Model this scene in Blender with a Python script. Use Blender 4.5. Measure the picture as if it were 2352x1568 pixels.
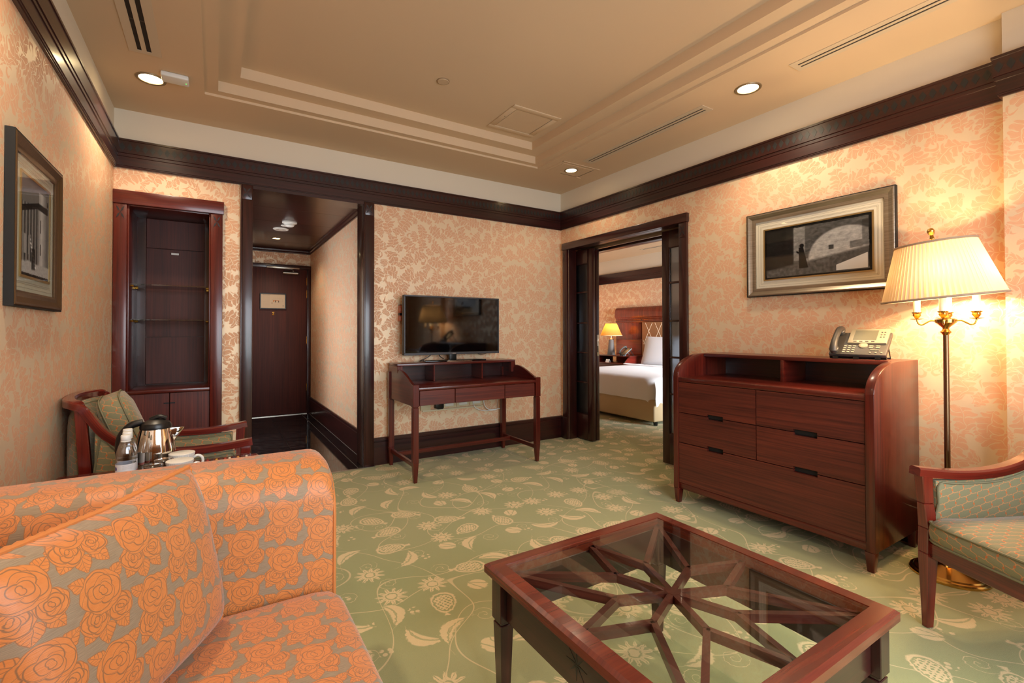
import bpy, bmesh, math, random
from mathutils import Vector, Matrix
PI = math.pi
random.seed(7)
for o in list(bpy.data.objects):
    bpy.data.objects.remove(o)
SC = bpy.context.scene
COL = SC.collection

# ------------------------------------------------------------------ camera
CAM = (-3.3544, -4.2111, 1.1938)
YAW, PITCH, ROLL, FPX, PCX, PCY = .5559, .0118, -.0015, 1076.16, 1162.45, 749.24
cd = bpy.data.cameras.new('camera')
cd.sensor_fit = 'HORIZONTAL'
cd.sensor_width = 36.0
cd.lens = FPX * 36.0 / 2352.0
cd.shift_x = (1176 - PCX) / 2352.0
cd.shift_y = (PCY - 784) / 2352.0
cd.clip_start = .05
cam = bpy.data.objects.new('camera', cd)
COL.objects.link(cam)
_f = Vector((math.sin(YAW) * math.cos(PITCH), math.cos(YAW) * math.cos(PITCH), math.sin(PITCH)))
_r0 = Vector((math.cos(YAW), -math.sin(YAW), 0))
_u0 = _r0.cross(_f)
_r = _r0 * math.cos(ROLL) + _u0 * math.sin(ROLL)
_u = _r.cross(_f)
cam.matrix_world = Matrix(((_r.x, _u.x, -_f.x, CAM[0]), (_r.y, _u.y, -_f.y, CAM[1]), (_r.z, _u.z, -_f.z, CAM[2]), (0, 0, 0, 1)))
SC.camera = cam

# ------------------------------------------------------------------ world, large lights, exposure
W = bpy.data.worlds.new('world')
SC.world = W
W.use_nodes = True
W.node_tree.nodes['Background'].inputs['Color'].default_value = (.75, .85, 1, 1)
W.node_tree.nodes['Background'].inputs['Strength'].default_value = 1.0

def lamp(name, kind, loc, power, color, rot=(0, 0, 0), **kw):
    d = bpy.data.lights.new(name, kind)
    d.energy = power
    d.color = color
    for k, v in kw.items():
        setattr(d, k, v)
    o = bpy.data.objects.new(name, d)
    COL.objects.link(o)
    o.location = loc
    o.rotation_euler = rot
    return o
DAY = (.86, .92, 1.0)
WARM = (1.0, .82, .59)
# daylight coming in at the window behind the camera and at the bedroom window
lamp('daylight_living', 'AREA', (-1.95, -5.355, 1.3), 118, DAY, (PI / 2 - .30, 0, 0), shape='RECTANGLE', size=2.5, size_y=1.9, spread=2.5)
lamp('daylight_bathroom', 'AREA', (-3.85, 1.3, 1.25), 34, DAY, (0, -PI / 2, 0), shape='RECTANGLE', size=1.3, size_y=.7)
lamp('daylight_bedroom', 'AREA', (2.62, -2.93, 1.35), 160, DAY, (PI / 2 - .18, 0, -.12), shape='RECTANGLE', size=1.5, size_y=1.7, spread=1.3)
LAMPC = (1.0, .72, .40)
DOWN_W, HALL_W, FLOORLAMP_W, BEDLAMP_W = 46.0, 26.0, 14.0, 2.2

SC.view_settings.view_transform = 'Standard'
SC.view_settings.look = 'None'
SC.view_settings.gamma = 1
SC.view_settings.use_curve_mapping = False
SC.view_settings.exposure = -0.36
SC.cycles.use_denoising = True
SC.cycles.sample_clamp_indirect = 4.0
SC.cycles.max_bounces = 7
SC.cycles.diffuse_bounces = 3
SC.cycles.glossy_bounces = 3
SC.cycles.transmission_bounces = 4
SC.cycles.transparent_max_bounces = 10
SC.cycles.use_adaptive_sampling = True
SC.cycles.adaptive_threshold = .06
SC.cycles.adaptive_min_samples = 16
SC.cycles.caustics_reflective = False
SC.cycles.caustics_refractive = False
SC.cycles.blur_glossy = 1.0

# ------------------------------------------------------------------ node expressions
def lin(r, g, b):
    def f(c):
        c /= 255.0
        return c / 12.92 if c <= .04045 else ((c + .055) / 1.055) ** 2.4
    return (f(r), f(g), f(b), 1.0)

class E:
    nt = None
    def __init__(s, sock):
        s.s = sock
    @staticmethod
    def m(op, *a, clamp=False):
        n = E.nt.nodes.new('ShaderNodeMath')
        n.operation = op
        n.use_clamp = clamp
        for i, v in enumerate(a):
            if isinstance(v, E):
                E.nt.links.new(v.s, n.inputs[i])
            else:
                n.inputs[i].default_value = v
        return E(n.outputs[0])
    def __add__(s, o): return E.m('ADD', s, o)
    def __radd__(s, o): return E.m('ADD', o, s)
    def __sub__(s, o): return E.m('SUBTRACT', s, o)
    def __rsub__(s, o): return E.m('SUBTRACT', o, s)
    def __mul__(s, o): return E.m('MULTIPLY', s, o)
    def __rmul__(s, o): return E.m('MULTIPLY', o, s)
    def __truediv__(s, o): return E.m('DIVIDE', s, o)
    def __neg__(s): return E.m('MULTIPLY', s, -1.0)
def sin(a): return E.m('SINE', a)
def cos(a): return E.m('COSINE', a)
def ab(a): return E.m('ABSOLUTE', a)
def mn(a, b): return E.m('MINIMUM', a, b)
def mx(a, b): return E.m('MAXIMUM', a, b)
def sqrt(a): return E.m('SQRT', a)
def atan2(a, b): return E.m('ARCTAN2', a, b)
def fract(a): return E.m('FRACT', a)
def floor(a): return E.m('FLOOR', a)
def power(a, b): return E.m('POWER', a, b)
def sat(a): return E.m('ADD', a, 0.0, clamp=True)
def below(a, edge, soft):
    """1 where a < edge, 0 where a > edge, over a soft band"""
    return sat((edge - a) * (1.0 / soft) + .5)
def band(a, lo, hi, soft):
    return mn(below(a, hi, soft), 1.0 - below(a, lo, soft))
def hyp(x, y): return sqrt(x * x + y * y)

class Mat:
    def __init__(s, name):
        s.m = bpy.data.materials.new(name)
        s.m.use_nodes = True
        s.nt = s.m.node_tree
        s.nt.nodes.clear()
        s.out = s.nt.nodes.new('ShaderNodeOutputMaterial')
        E.nt = s.nt
    def n(s, kind, **props):
        n = s.nt.nodes.new('ShaderNode' + kind)
        for k, v in props.items():
            setattr(n, k, v)
        return n
    def put(s, sock, v):
        if isinstance(v, E):
            s.nt.links.new(v.s, sock)
        elif hasattr(v, 'is_output'):
            s.nt.links.new(v, sock)
        else:
            sock.default_value = v
    def uv(s):
        n = s.n('UVMap')
        n.uv_map = 'UVMap'
        x = s.n('SeparateXYZ')
        s.nt.links.new(n.outputs[0], x.inputs[0])
        return E(x.outputs[0]), E(x.outputs[1])
    def vec(s, x, y, z=0.0):
        c = s.n('CombineXYZ')
        for i, v in enumerate((x, y, z)):
            s.put(c.inputs[i], v)
        return c.outputs[0]
    def noise(s, vec, scale, detail=2.0, rough=.5, dim='2D'):
        n = s.n('TexNoise', noise_dimensions=dim)
        s.put(n.inputs['Vector'], vec)
        n.inputs['Scale'].default_value = scale
        n.inputs['Detail'].default_value = detail
        n.inputs['Roughness'].default_value = rough
        return E(n.outputs[0])
    def cells(s, u, v, scale, rnd):
        """local coords (in cell units) about the nearest scattered point, and two random numbers of that point"""
        n = s.n('TexVoronoi', voronoi_dimensions='2D')
        s.put(n.inputs['Vector'], s.vec(u, v))
        n.inputs['Scale'].default_value = scale
        n.inputs['Randomness'].default_value = rnd
        p = s.n('SeparateXYZ')
        s.nt.links.new(n.outputs['Position'], p.inputs[0])
        c = s.n('SeparateColor')
        s.nt.links.new(n.outputs['Color'], c.inputs[0])
        return (u - E(p.outputs[0])) * scale, (v - E(p.outputs[1])) * scale, E(c.outputs[0]), E(c.outputs[1])
    def mix(s, f, a, b):
        n = s.n('Mix', data_type='RGBA')
        s.put(n.inputs[0], f)
        s.put(n.inputs[6], a)
        s.put(n.inputs[7], b)
        return n.outputs[2]
    def bump(s, h, strength, dist=.002):
        n = s.n('Bump')
        n.inputs['Strength'].default_value = strength
        n.inputs['Distance'].default_value = dist
        s.put(n.inputs['Height'], h)
        return n.outputs[0]
    def pbr(s, color, rough=.5, metal=0.0, spec=.5, coat=0.0, coat_r=.1, sheen=0.0, normal=None, trans=0.0, ior=1.5, emit=None, estr=0.0, alpha=1.0):
        b = s.n('BsdfPrincipled')
        s.put(b.inputs['Base Color'], color)
        s.put(b.inputs['Roughness'], rough)
        s.put(b.inputs['Metallic'], metal)
        s.put(b.inputs['Specular IOR Level'], spec)
        s.put(b.inputs['Coat Weight'], coat)
        b.inputs['Coat Roughness'].default_value = coat_r
        s.put(b.inputs['Sheen Weight'], sheen)
        b.inputs['IOR'].default_value = ior
        s.put(b.inputs['Transmission Weight'], trans)
        s.put(b.inputs['Alpha'], alpha)
        if emit is not None:
            s.put(b.inputs['Emission Color'], emit)
            b.inputs['Emission Strength'].default_value = estr
        if normal is not None:
            s.put(b.inputs['Normal'], normal)
        s.nt.links.new(b.outputs[0], s.out.inputs[0])
        return s.m

MATS = {}
def plain(name, rgb, rough=.5, **kw):
    if name not in MATS:
        MATS[name] = Mat(name).pbr(lin(*rgb), rough, **kw)
    return MATS[name]

def wood(name, dark, light, rough=.28, coat=.35, streak=55.0, contrast=1.0):
    m = Mat(name)
    u, v = m.uv()
    w = m.noise(m.vec(u * 1.3, v * 9.0), 1.0, 2.0)
    g = m.noise(m.vec(u * 1.2, v * streak + w * 1.6), 1.0, 3.0, .6)
    f = m.noise(m.vec(u * 9.0, v * 320.0), 1.0, 2.0)
    t = sat(((g - .5) * 2.0 + (w - .5) * .9 + (f - .5) * .5) * contrast + .5)
    c = m.mix(t, lin(*dark), lin(*light))
    MATS[name] = m.pbr(c, rough, coat=coat, coat_r=.12, normal=m.bump(f, .08, .001))
    return MATS[name]

M_MAHOG = wood('mahogany', (66, 17, 12), (100, 32, 21), coat=.25)
M_MAHOG_D = wood('mahogany_dark', (36, 13, 12), (62, 23, 20), rough=.3)
M_DRAWER = wood('mahogany_ribbon', (60, 19, 14), (106, 42, 28), rough=.42, coat=.08, streak=90, contrast=.9)
M_DOORW = wood('door_veneer', (62, 22, 17), (88, 36, 27), rough=.55, coat=0.0, streak=70)
M_CHAIRW = wood('cherry_stain', (74, 17, 13), (116, 34, 22), rough=.22, coat=.5)
M_INLAY = plain('ebony_inlay', (36, 38, 40), .35)
M_HBOARD = wood('headboard_wood', (92, 30, 18), (138, 55, 30), rough=.3, coat=.3)
M_BLACK = plain('black_plastic', (16, 16, 17), .35)
M_BLACKMATTE = plain('black_matte', (12, 12, 12), .7)
M_GAP = plain('dark_gap', (10, 6, 5), .8)
M_WHITE = plain('white_plastic', (236, 234, 228), .4)
M_CHROME = plain('chrome', (226, 222, 214), .07, metal=1.0)
M_BRASS = plain('brass', (214, 170, 92), .18, metal=1.0)
M_BRONZE = plain('antique_brass', (128, 100, 74), .28, metal=1.0)
M_STEEL = plain('brushed_steel', (180, 172, 160), .3, metal=1.0)
M_CEIL = plain('ceiling_paint_shaded', (222, 194, 160), .7, spec=.2)  # likely the band's paint, toned darker and warmer for the weak indirect light
M_BAND = plain('plaster_band_paint', (232, 219, 198), .6, spec=.25)
M_PORC = plain('porcelain', (240, 238, 232), .16)
M_SHEET = plain('white_cotton', (236, 234, 236), .8, spec=.1, sheen=.2)
M_SKIRT = plain('bed_skirt_linen', (196, 172, 136), .8, spec=.1)

def mk_wallpaper():
    m = Mat('damask_wallpaper')
    u, v = m.uv()
    wn = m.noise(m.vec(u, v), 16.0, 1.0)
    wq = m.noise(m.vec(u + 5.0, v + 3.0), 16.0, 1.0)
    u2 = u + (wn - .5) * .045
    v2 = v + (wq - .5) * .045
    def plumes(ou, ov, scale, size):
        x, y, r1, r2 = m.cells(u2 + ou, v2 + ov, scale, .35)
        a = r1 * 6.2832
        ca, sa = cos(a), sin(a)
        lx = (x * ca - y * sa) * (1.0 / size)
        ly = (x * sa + y * ca) * (1.0 / size)
        bend = .35 + r2 * 1.3
        cx = lx - ly * ly * bend + .11
        t = sat((ly + .5) / 1.0)
        w = power(t, .6) * power(1.0 - t, .42) * .76
        ax = ab(cx)
        s = sin(ly * 30.0 - sqrt(ax + .002) * 13.0 + ax * ax * 30.0)
        lobe = w * (.64 + .36 * sqrt(sat(s * .5 + .5)))
        outl = below(ax - w, .03, .03)
        leaf = below(ax - lobe, 0.0, .02)
        cut = below(s, -.88, .14) * (1.0 - below(ax, .045, .03))
        inner = band(ab(s), -.2, .16, .1) * band(ax - w * .5, -.05, .2, .03) * .55
        vein = below(ax, .013, .012)
        return leaf * (1.0 - mx(cut, vein)) * (1.0 - inner * .8), outl
    p1, o1 = plumes(0.0, 0.0, 7.0, .98)
    p2, o2 = plumes(.070, .053, 7.0, .60)
    x3, y3, q1, q2 = m.cells(u2 + .05, v2 + .12, 9.6, .5)
    rr = hyp(x3, y3)
    th = atan2(y3, x3) + q1 * 6.2832
    curl = below(ab(rr - .20) - .07 * sat(.7 - sin(th) * .9), 0.0, .03) * below(sin(th), .72, .2)
    pat = mx(p1, p2 * (1.0 - o1))
    pat = mx(pat, curl * (1.0 - mx(o1, o2)))
    base = lin(238, 211, 176)
    motif = lin(229, 176, 138)
    c = m.mix(pat, base, motif)
    fine = m.noise(m.vec(u * 500.0, v * 60.0), 1.0, 1.0)
    MATS['wallpaper'] = m.pbr(c, (.40 + pat * .25), metal=(1.0 - pat) * .2, spec=.4, normal=m.bump(fine, .06, .001))
mk_wallpaper()
M_WALL = MATS['wallpaper']

def mk_carpet():
    m = Mat('floral_carpet')
    u, v = m.uv()
    wn = m.noise(m.vec(u, v), 60.0, 1.0)
    wl = m.noise(m.vec(u, v), 2.3, 0.0)
    wl2 = m.noise(m.vec(u + 31.0, v + 17.0), 2.0, 0.0)
    u2 = u + (wn - .5) * .012
    v2 = v + (.5 - wn) * .012
    x, y, r1, r2 = m.cells(u2, v2, 4.7, .55)
    a = r1 * 6.2832
    lx = (x * cos(a) - y * sin(a)) * .66
    ly = (x * sin(a) + y * cos(a)) * .66
    r = hyp(lx, ly)
    th = atan2(ly, lx)
    # daisy
    petals = .17 + .055 * cos(th * 11.0)
    daisy = below(r, petals, .02) * (1.0 - band(r, .065, .085, .012)) * (1.0 - below(ab(sin(th * 5.5)), .12, .1) * (1.0 - below(r, .1, .02)))
    # pomegranate : an egg with a tail
    ex = lx * (1.0 + ly * .9)
    egg_d = hyp(ex / .17, ly / .25)
    hatch = below(sin(lx * 95.0) * sin(ly * 80.0), .25, .4)
    egg = below(egg_d, 1.0, .1) * mx(hatch, 1.0 - below(egg_d, .78, .06)) * (1.0 - band(egg_d, .74, .84, .05))
    tail = below(ab(lx) - (ly - .2) * .35, 0.0, .02) * band(ly, .22, .33, .02)
    egg = mx(egg, tail)
    # curled leaf
    ccx = lx - ly * ly * 1.6 + .06
    tt = sat((ly + .26) / .52)
    lw = power(tt, .6) * power(1.0 - tt, .6) * .22
    lf = below(ab(ccx) - lw, 0.0, .02) * (1.0 - band(ab(ccx - .03), .0, .012, .012))
    # bud with two sepals
    bud_d = hyp(lx / .13, (ly - .02) / .15)
    bud = below(bud_d, 1.0, .12) * (1.0 - band(ab(lx) - ly * .25, .028, .045, .015))
    k = r2
    mot = mx(mx(daisy * below(k, .25, .001), egg * band(k, .25, .5, .001)), mx(lf * band(k, .5, .75, .001), bud * (1.0 - below(k, .75, .001))))
    # vines : thin meandering lines and spiral tendrils
    vine = mx(below(ab(wl - .5), .0040, .002), below(ab(wl2 - .46), .0035, .002))
    sx, sy, s1, s2 = m.cells(u2 + .4, v2 + .2, 4.3, .5)
    sr = hyp(sx, sy)
    sa = atan2(sy, sx) + s1 * 6.2832
    spir = below(ab(fract(sr * 8.5 - sa * .15915) - .5), .055, .03) * below(sr, .22, .02) * below(s2, .6, .001)
    # berries
    bx, by, b1, b2 = m.cells(u, v, 34.0, .5)
    berry = below(hyp(bx, by), .32, .1) * below(hyp(x - .40, y + .12), .13, .02) * below(fract(r1 * 7.0), .5, .01)
    pat = mx(mx(mot, berry * .9), mx(vine, spir) * .75)
    big = m.noise(m.vec(u, v), .9, 2.0)
    pile = m.noise(m.vec(u, v), 420.0, 1.0)
    ground = m.mix(sat((big - .5) * 2.0 + .5), lin(160, 164, 114), lin(176, 172, 126))
    c = m.mix(pat, ground, lin(232, 208, 160))
    c2 = m.mix(pile * .3, c, lin(110, 104, 66))
    MATS['carpet'] = m.pbr(c2, .95, spec=.1, sheen=.15, normal=m.bump(pile, .35, .004))
mk_carpet()
M_CARPET = MATS['carpet']

def mk_rose():
    m = Mat('rose_brocade')
    u, v = m.uv()
    wn = m.noise(m.vec(u, v), 30.0, 1.0)
    wm = m.noise(m.vec(u + 9.0, v + 4.0), 30.0, 1.0)
    PX, PY = .101, .130            # repeat of the half-drop pattern
    uu = u + (wn - .5) * .010
    vv = v + (wm - .5) * .010
    col = floor(uu / PX)
    half = fract(col * .5)          # 0 or .5 : every other column drops by half a repeat
    x = (fract(uu / PX) - .5) * PX
    y = (fract(vv / PY + half) - .5) * PY
    fill, ink = None, None
    def lay(mask, line):
        nonlocal fill, ink
        if fill is None:
            fill, ink = mask, line * mask
        else:
            ink = ink * (1.0 - mask) + line * mask
            fill = mx(fill, mask)
    LW, SF = .0008, .0009
    def leaf_at(cx, cy, ang, L, Wd):
        dx, dy = x - cx, y - cy
        c, s_ = math.cos(ang), math.sin(ang)
        lx = dx * c + dy * s_
        ly = dy * c - dx * s_
        t = sat(lx / L)
        w = sqrt(t) * (1.0 - t) * (Wd * 2.4) + ab(sin(lx * 420.0)) * .0016 * (1.0 - t)
        mask = below(ab(ly) - w, 0.0, SF) * band(lx, 0.0, L, SF)
        vein = mn(ab(ly), ab(fract((lx - ab(ly) * .9) * 130.0) - .5) / 130.0 + below(ab(ly), .0012, .0004) * .01)
        lay(mask, mx(below(vein, LW * .7, SF), 1.0 - below(ab(ly) - w, -LW * 1.6, SF)))
    def rose_at(cx, cy, R, ph):
        dx, dy = x - cx, y - cy
        r = hyp(dx, dy) / R
        th = atan2(dy, dx) + ph
        out = 1.0 + .07 * ab(sin(th * 2.5)) - .05
        mask = below(r, out, SF / R)
        def petals(rad, n, amp, k, swirl):
            return ab(r - rad * (1.0 - amp + amp * 2.0 * ab(sin(th * n + k + r * swirl))))
        d = mn(petals(.80, 1.5, .13, .4, 1.6), petals(.58, 1.5, .17, 1.9, 2.2))
        d = mn(d, mn(petals(.36, 1.0, .20, .7, 2.8), petals(.17, 1.0, .28, 2.2, 3.0)))
        sm = ab(sin(th * 1.5 - r * 3.2 + 1.2)) * r + (1.0 - band(r, .62, .98, .02)) * .4
        sm2 = ab(sin(th * 1.0 + r * 4.6)) * r + (1.0 - band(r, .34, .64, .02)) * .4
        d = mn(d, mn(sm, sm2))
        lay(mask, mx(below(d, LW / R, SF / R), 1.0 - below(r - out, -LW * 1.4 / R, SF / R)))
    # leaves first, blooms over them
    leaf_at(.018, -.028, -1.15, .037, .016)
    leaf_at(-.006, -.030, -1.75, .037, .017)
    leaf_at(.028, -.012, .10, .025, .013)
    leaf_at(-.026, -.010, 2.95, .027, .014)
    leaf_at(-.026, -.026, -2.5, .033, .014)
    leaf_at(.026, .040, .55, .032, .013)
    leaf_at(-.024, .044, 2.5, .034, .013)
    rose_at(-.023, -.016, .0275, 1.0)
    rose_at(.025, -.018, .0260, 2.6)
    rose_at(.000, .025, .039, 0.0)
    weave = m.noise(m.vec(u * 40.0, v * 800.0), 1.0, 2.0)
    ground = m.mix(weave, lin(118, 98, 74), lin(160, 138, 110))
    tone = m.noise(m.vec(u * 90.0, v * 90.0), 1.0, 1.0)
    satin = m.mix(tone, lin(192, 114, 56), lin(204, 127, 67))
    c = m.mix(fill, ground, satin)
    c = m.mix(ink, c, lin(138, 96, 62))
    MATS['rose'] = m.pbr(c, .55 - fill * .15, spec=.4, sheen=.2, normal=m.bump(weave, .25, .001))
mk_rose()
M_ROSE = MATS['rose']

def mk_trellis():
    m = Mat('trellis_weave')
    u, v = m.uv()
    f = 23.0
    p = u * f + v * f * .55
    q = u * f * -.6 + v * f
    w1 = fract(p + .16 * sin(q * 6.2832)) - .5
    w2 = fract(q + .16 * sin(p * 6.2832)) - .5
    l = below(mn(ab(w1), ab(w2) + below(ab(fract(p * .5) - .25), .13, .01) * .3), .05, .04)
    dx = fract(p) - .5
    dy = fract(q) - .5
    dot = below(hyp(dx, dy), .11, .03)
    weave = m.noise(m.vec(u * 700.0, v * 700.0), 1.0, 1.0)
    g = m.mix(weave, lin(112, 108, 78), lin(146, 140, 106))
    c = m.mix(l, g, lin(190, 136, 90))
    c = m.mix(dot, c, lin(188, 104, 54))
    MATS['trellis'] = m.pbr(c, .7, spec=.25, sheen=.2, normal=m.bump(weave, .15, .001))
mk_trellis()
M_TREL = MATS['trellis']
M_WELT = plain('welt_cord', (118, 112, 84), .7)
M_TAUPE = plain('taupe_weave', (134, 116, 80), .75)
M_ROSECORD = plain('orange_piping', (196, 120, 62), .6)

def mk_marble():
    m = Mat('black_marble')
    u, v = m.uv()
    a = m.noise(m.vec(u, v), 7.0, 5.0, .65)
    vein = below(ab(a - .5), .004, .004)
    sp = m.noise(m.vec(u, v), 60.0, 2.0)
    speck = 1.0 - below(sp, .78, .03)
    c = m.mix(mx(vein * .35, speck * .5), lin(15, 13, 14), lin(150, 146, 140))
    MATS['marble'] = m.pbr(c, .06, spec=.6)
mk_marble()
M_MARBLE = MATS['marble']

def mk_clear(name, tint, f0=.06, gloss=.02, k=1.5):
    """sheet glass : lets light and sight straight through, mirrors at the surface"""
    m = Mat(name)
    t = m.n('BsdfTransparent')
    t.inputs[0].default_value = tint
    g = m.n('BsdfGlossy')
    g.inputs['Roughness'].default_value = gloss
    fr = m.n('Fresnel')
    fr.inputs[0].default_value = 1.52
    mixn = m.n('MixShader')
    geo = m.n('NewGeometry')
    m.put(mixn.inputs[0], sat(E(fr.outputs[0]) * k + (f0 - .06)) * (1.0 - E(geo.outputs['Backfacing'])))
    m.nt.links.new(t.outputs[0], mixn.inputs[1])
    m.nt.links.new(g.outputs[0], mixn.inputs[2])
    m.nt.links.new(mixn.outputs[0], m.out.inputs[0])
    MATS[name] = m.m
    return m.m
M_GLASS = mk_clear('sheet_glass', (.93, .96, .94, 1))
M_SHELFGLASS = mk_clear('shelf_glass', (.80, .86, .80, 1))
M_PICGLASS = mk_clear('picture_glass', (.97, .97, .97, 1), k=.7)
M_WATER = mk_clear('clear_plastic', (.93, .95, .97, 1), f0=.12, gloss=.06)

def mk_frost():
    m = Mat('frosted_glass')
    a = m.n('BsdfTranslucent')
    a.inputs[0].default_value = (.5, .52, .55, 1)
    t = m.n('BsdfRefraction')
    t.inputs[0].default_value = (.75, .8, .85, 1)
    t.inputs['Roughness'].default_value = .35
    t.inputs['IOR'].default_value = 1.05
    g = m.n('BsdfGlossy')
    g.inputs[0].default_value = (.35, .36, .38, 1)
    g.inputs['Roughness'].default_value = .22
    m1 = m.n('MixShader')
    m1.inputs[0].default_value = .45
    m.nt.links.new(t.outputs[0], m1.inputs[1])
    m.nt.links.new(a.outputs[0], m1.inputs[2])
    m2 = m.n('MixShader')
    m2.inputs[0].default_value = .3
    m.nt.links.new(m1.outputs[0], m2.inputs[1])
    m.nt.links.new(g.outputs[0], m2.inputs[2])
    m.nt.links.new(m2.outputs[0], m.out.inputs[0])
    return m.m
M_FROST = mk_frost()

def mk_shade(name, rgb, tr, warm, pleat=0.0):
    m = Mat(name)
    d = m.n('BsdfDiffuse')
    d.inputs[0].default_value = lin(*rgb)
    t = m.n('BsdfTranslucent')
    t.inputs[0].default_value = lin(*warm)
    mm = m.n('MixShader')
    if pleat:
        u, v = m.uv()            # overlapped cloth in each pleat lets less light through
        m.put(mm.inputs[0], tr * (1.0 - pleat * band(fract(u), .5, 1.02, .12)))
    else:
        mm.inputs[0].default_value = tr
    m.nt.links.new(d.outputs[0], mm.inputs[1])
    m.nt.links.new(t.outputs[0], mm.inputs[2])
    m.nt.links.new(mm.outputs[0], m.out.inputs[0])
    return m.m
M_SHADE = mk_shade('pleated_silk', (226, 200, 164), .105, (250, 210, 156), .8)
M_SHADE2 = mk_shade('amber_paper', (226, 160, 96), .6, (240, 160, 84))

def glow(name, rgb, strength):
    m = Mat(name)
    e = m.n('Emission')
    e.inputs[0].default_value = lin(*rgb)
    e.inputs[1].default_value = strength
    m.nt.links.new(e.outputs[0], m.out.inputs[0])
    return m.m
M_LED = glow('downlight_glow', (255, 226, 170), 30.0)
M_BULB = glow('bulb_glow', (255, 214, 150), 18.0)
M_GREEN = glow('green_led', (60, 255, 90), 4.0)
M_RED = glow('red_led', (255, 40, 30), 1.5)

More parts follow.
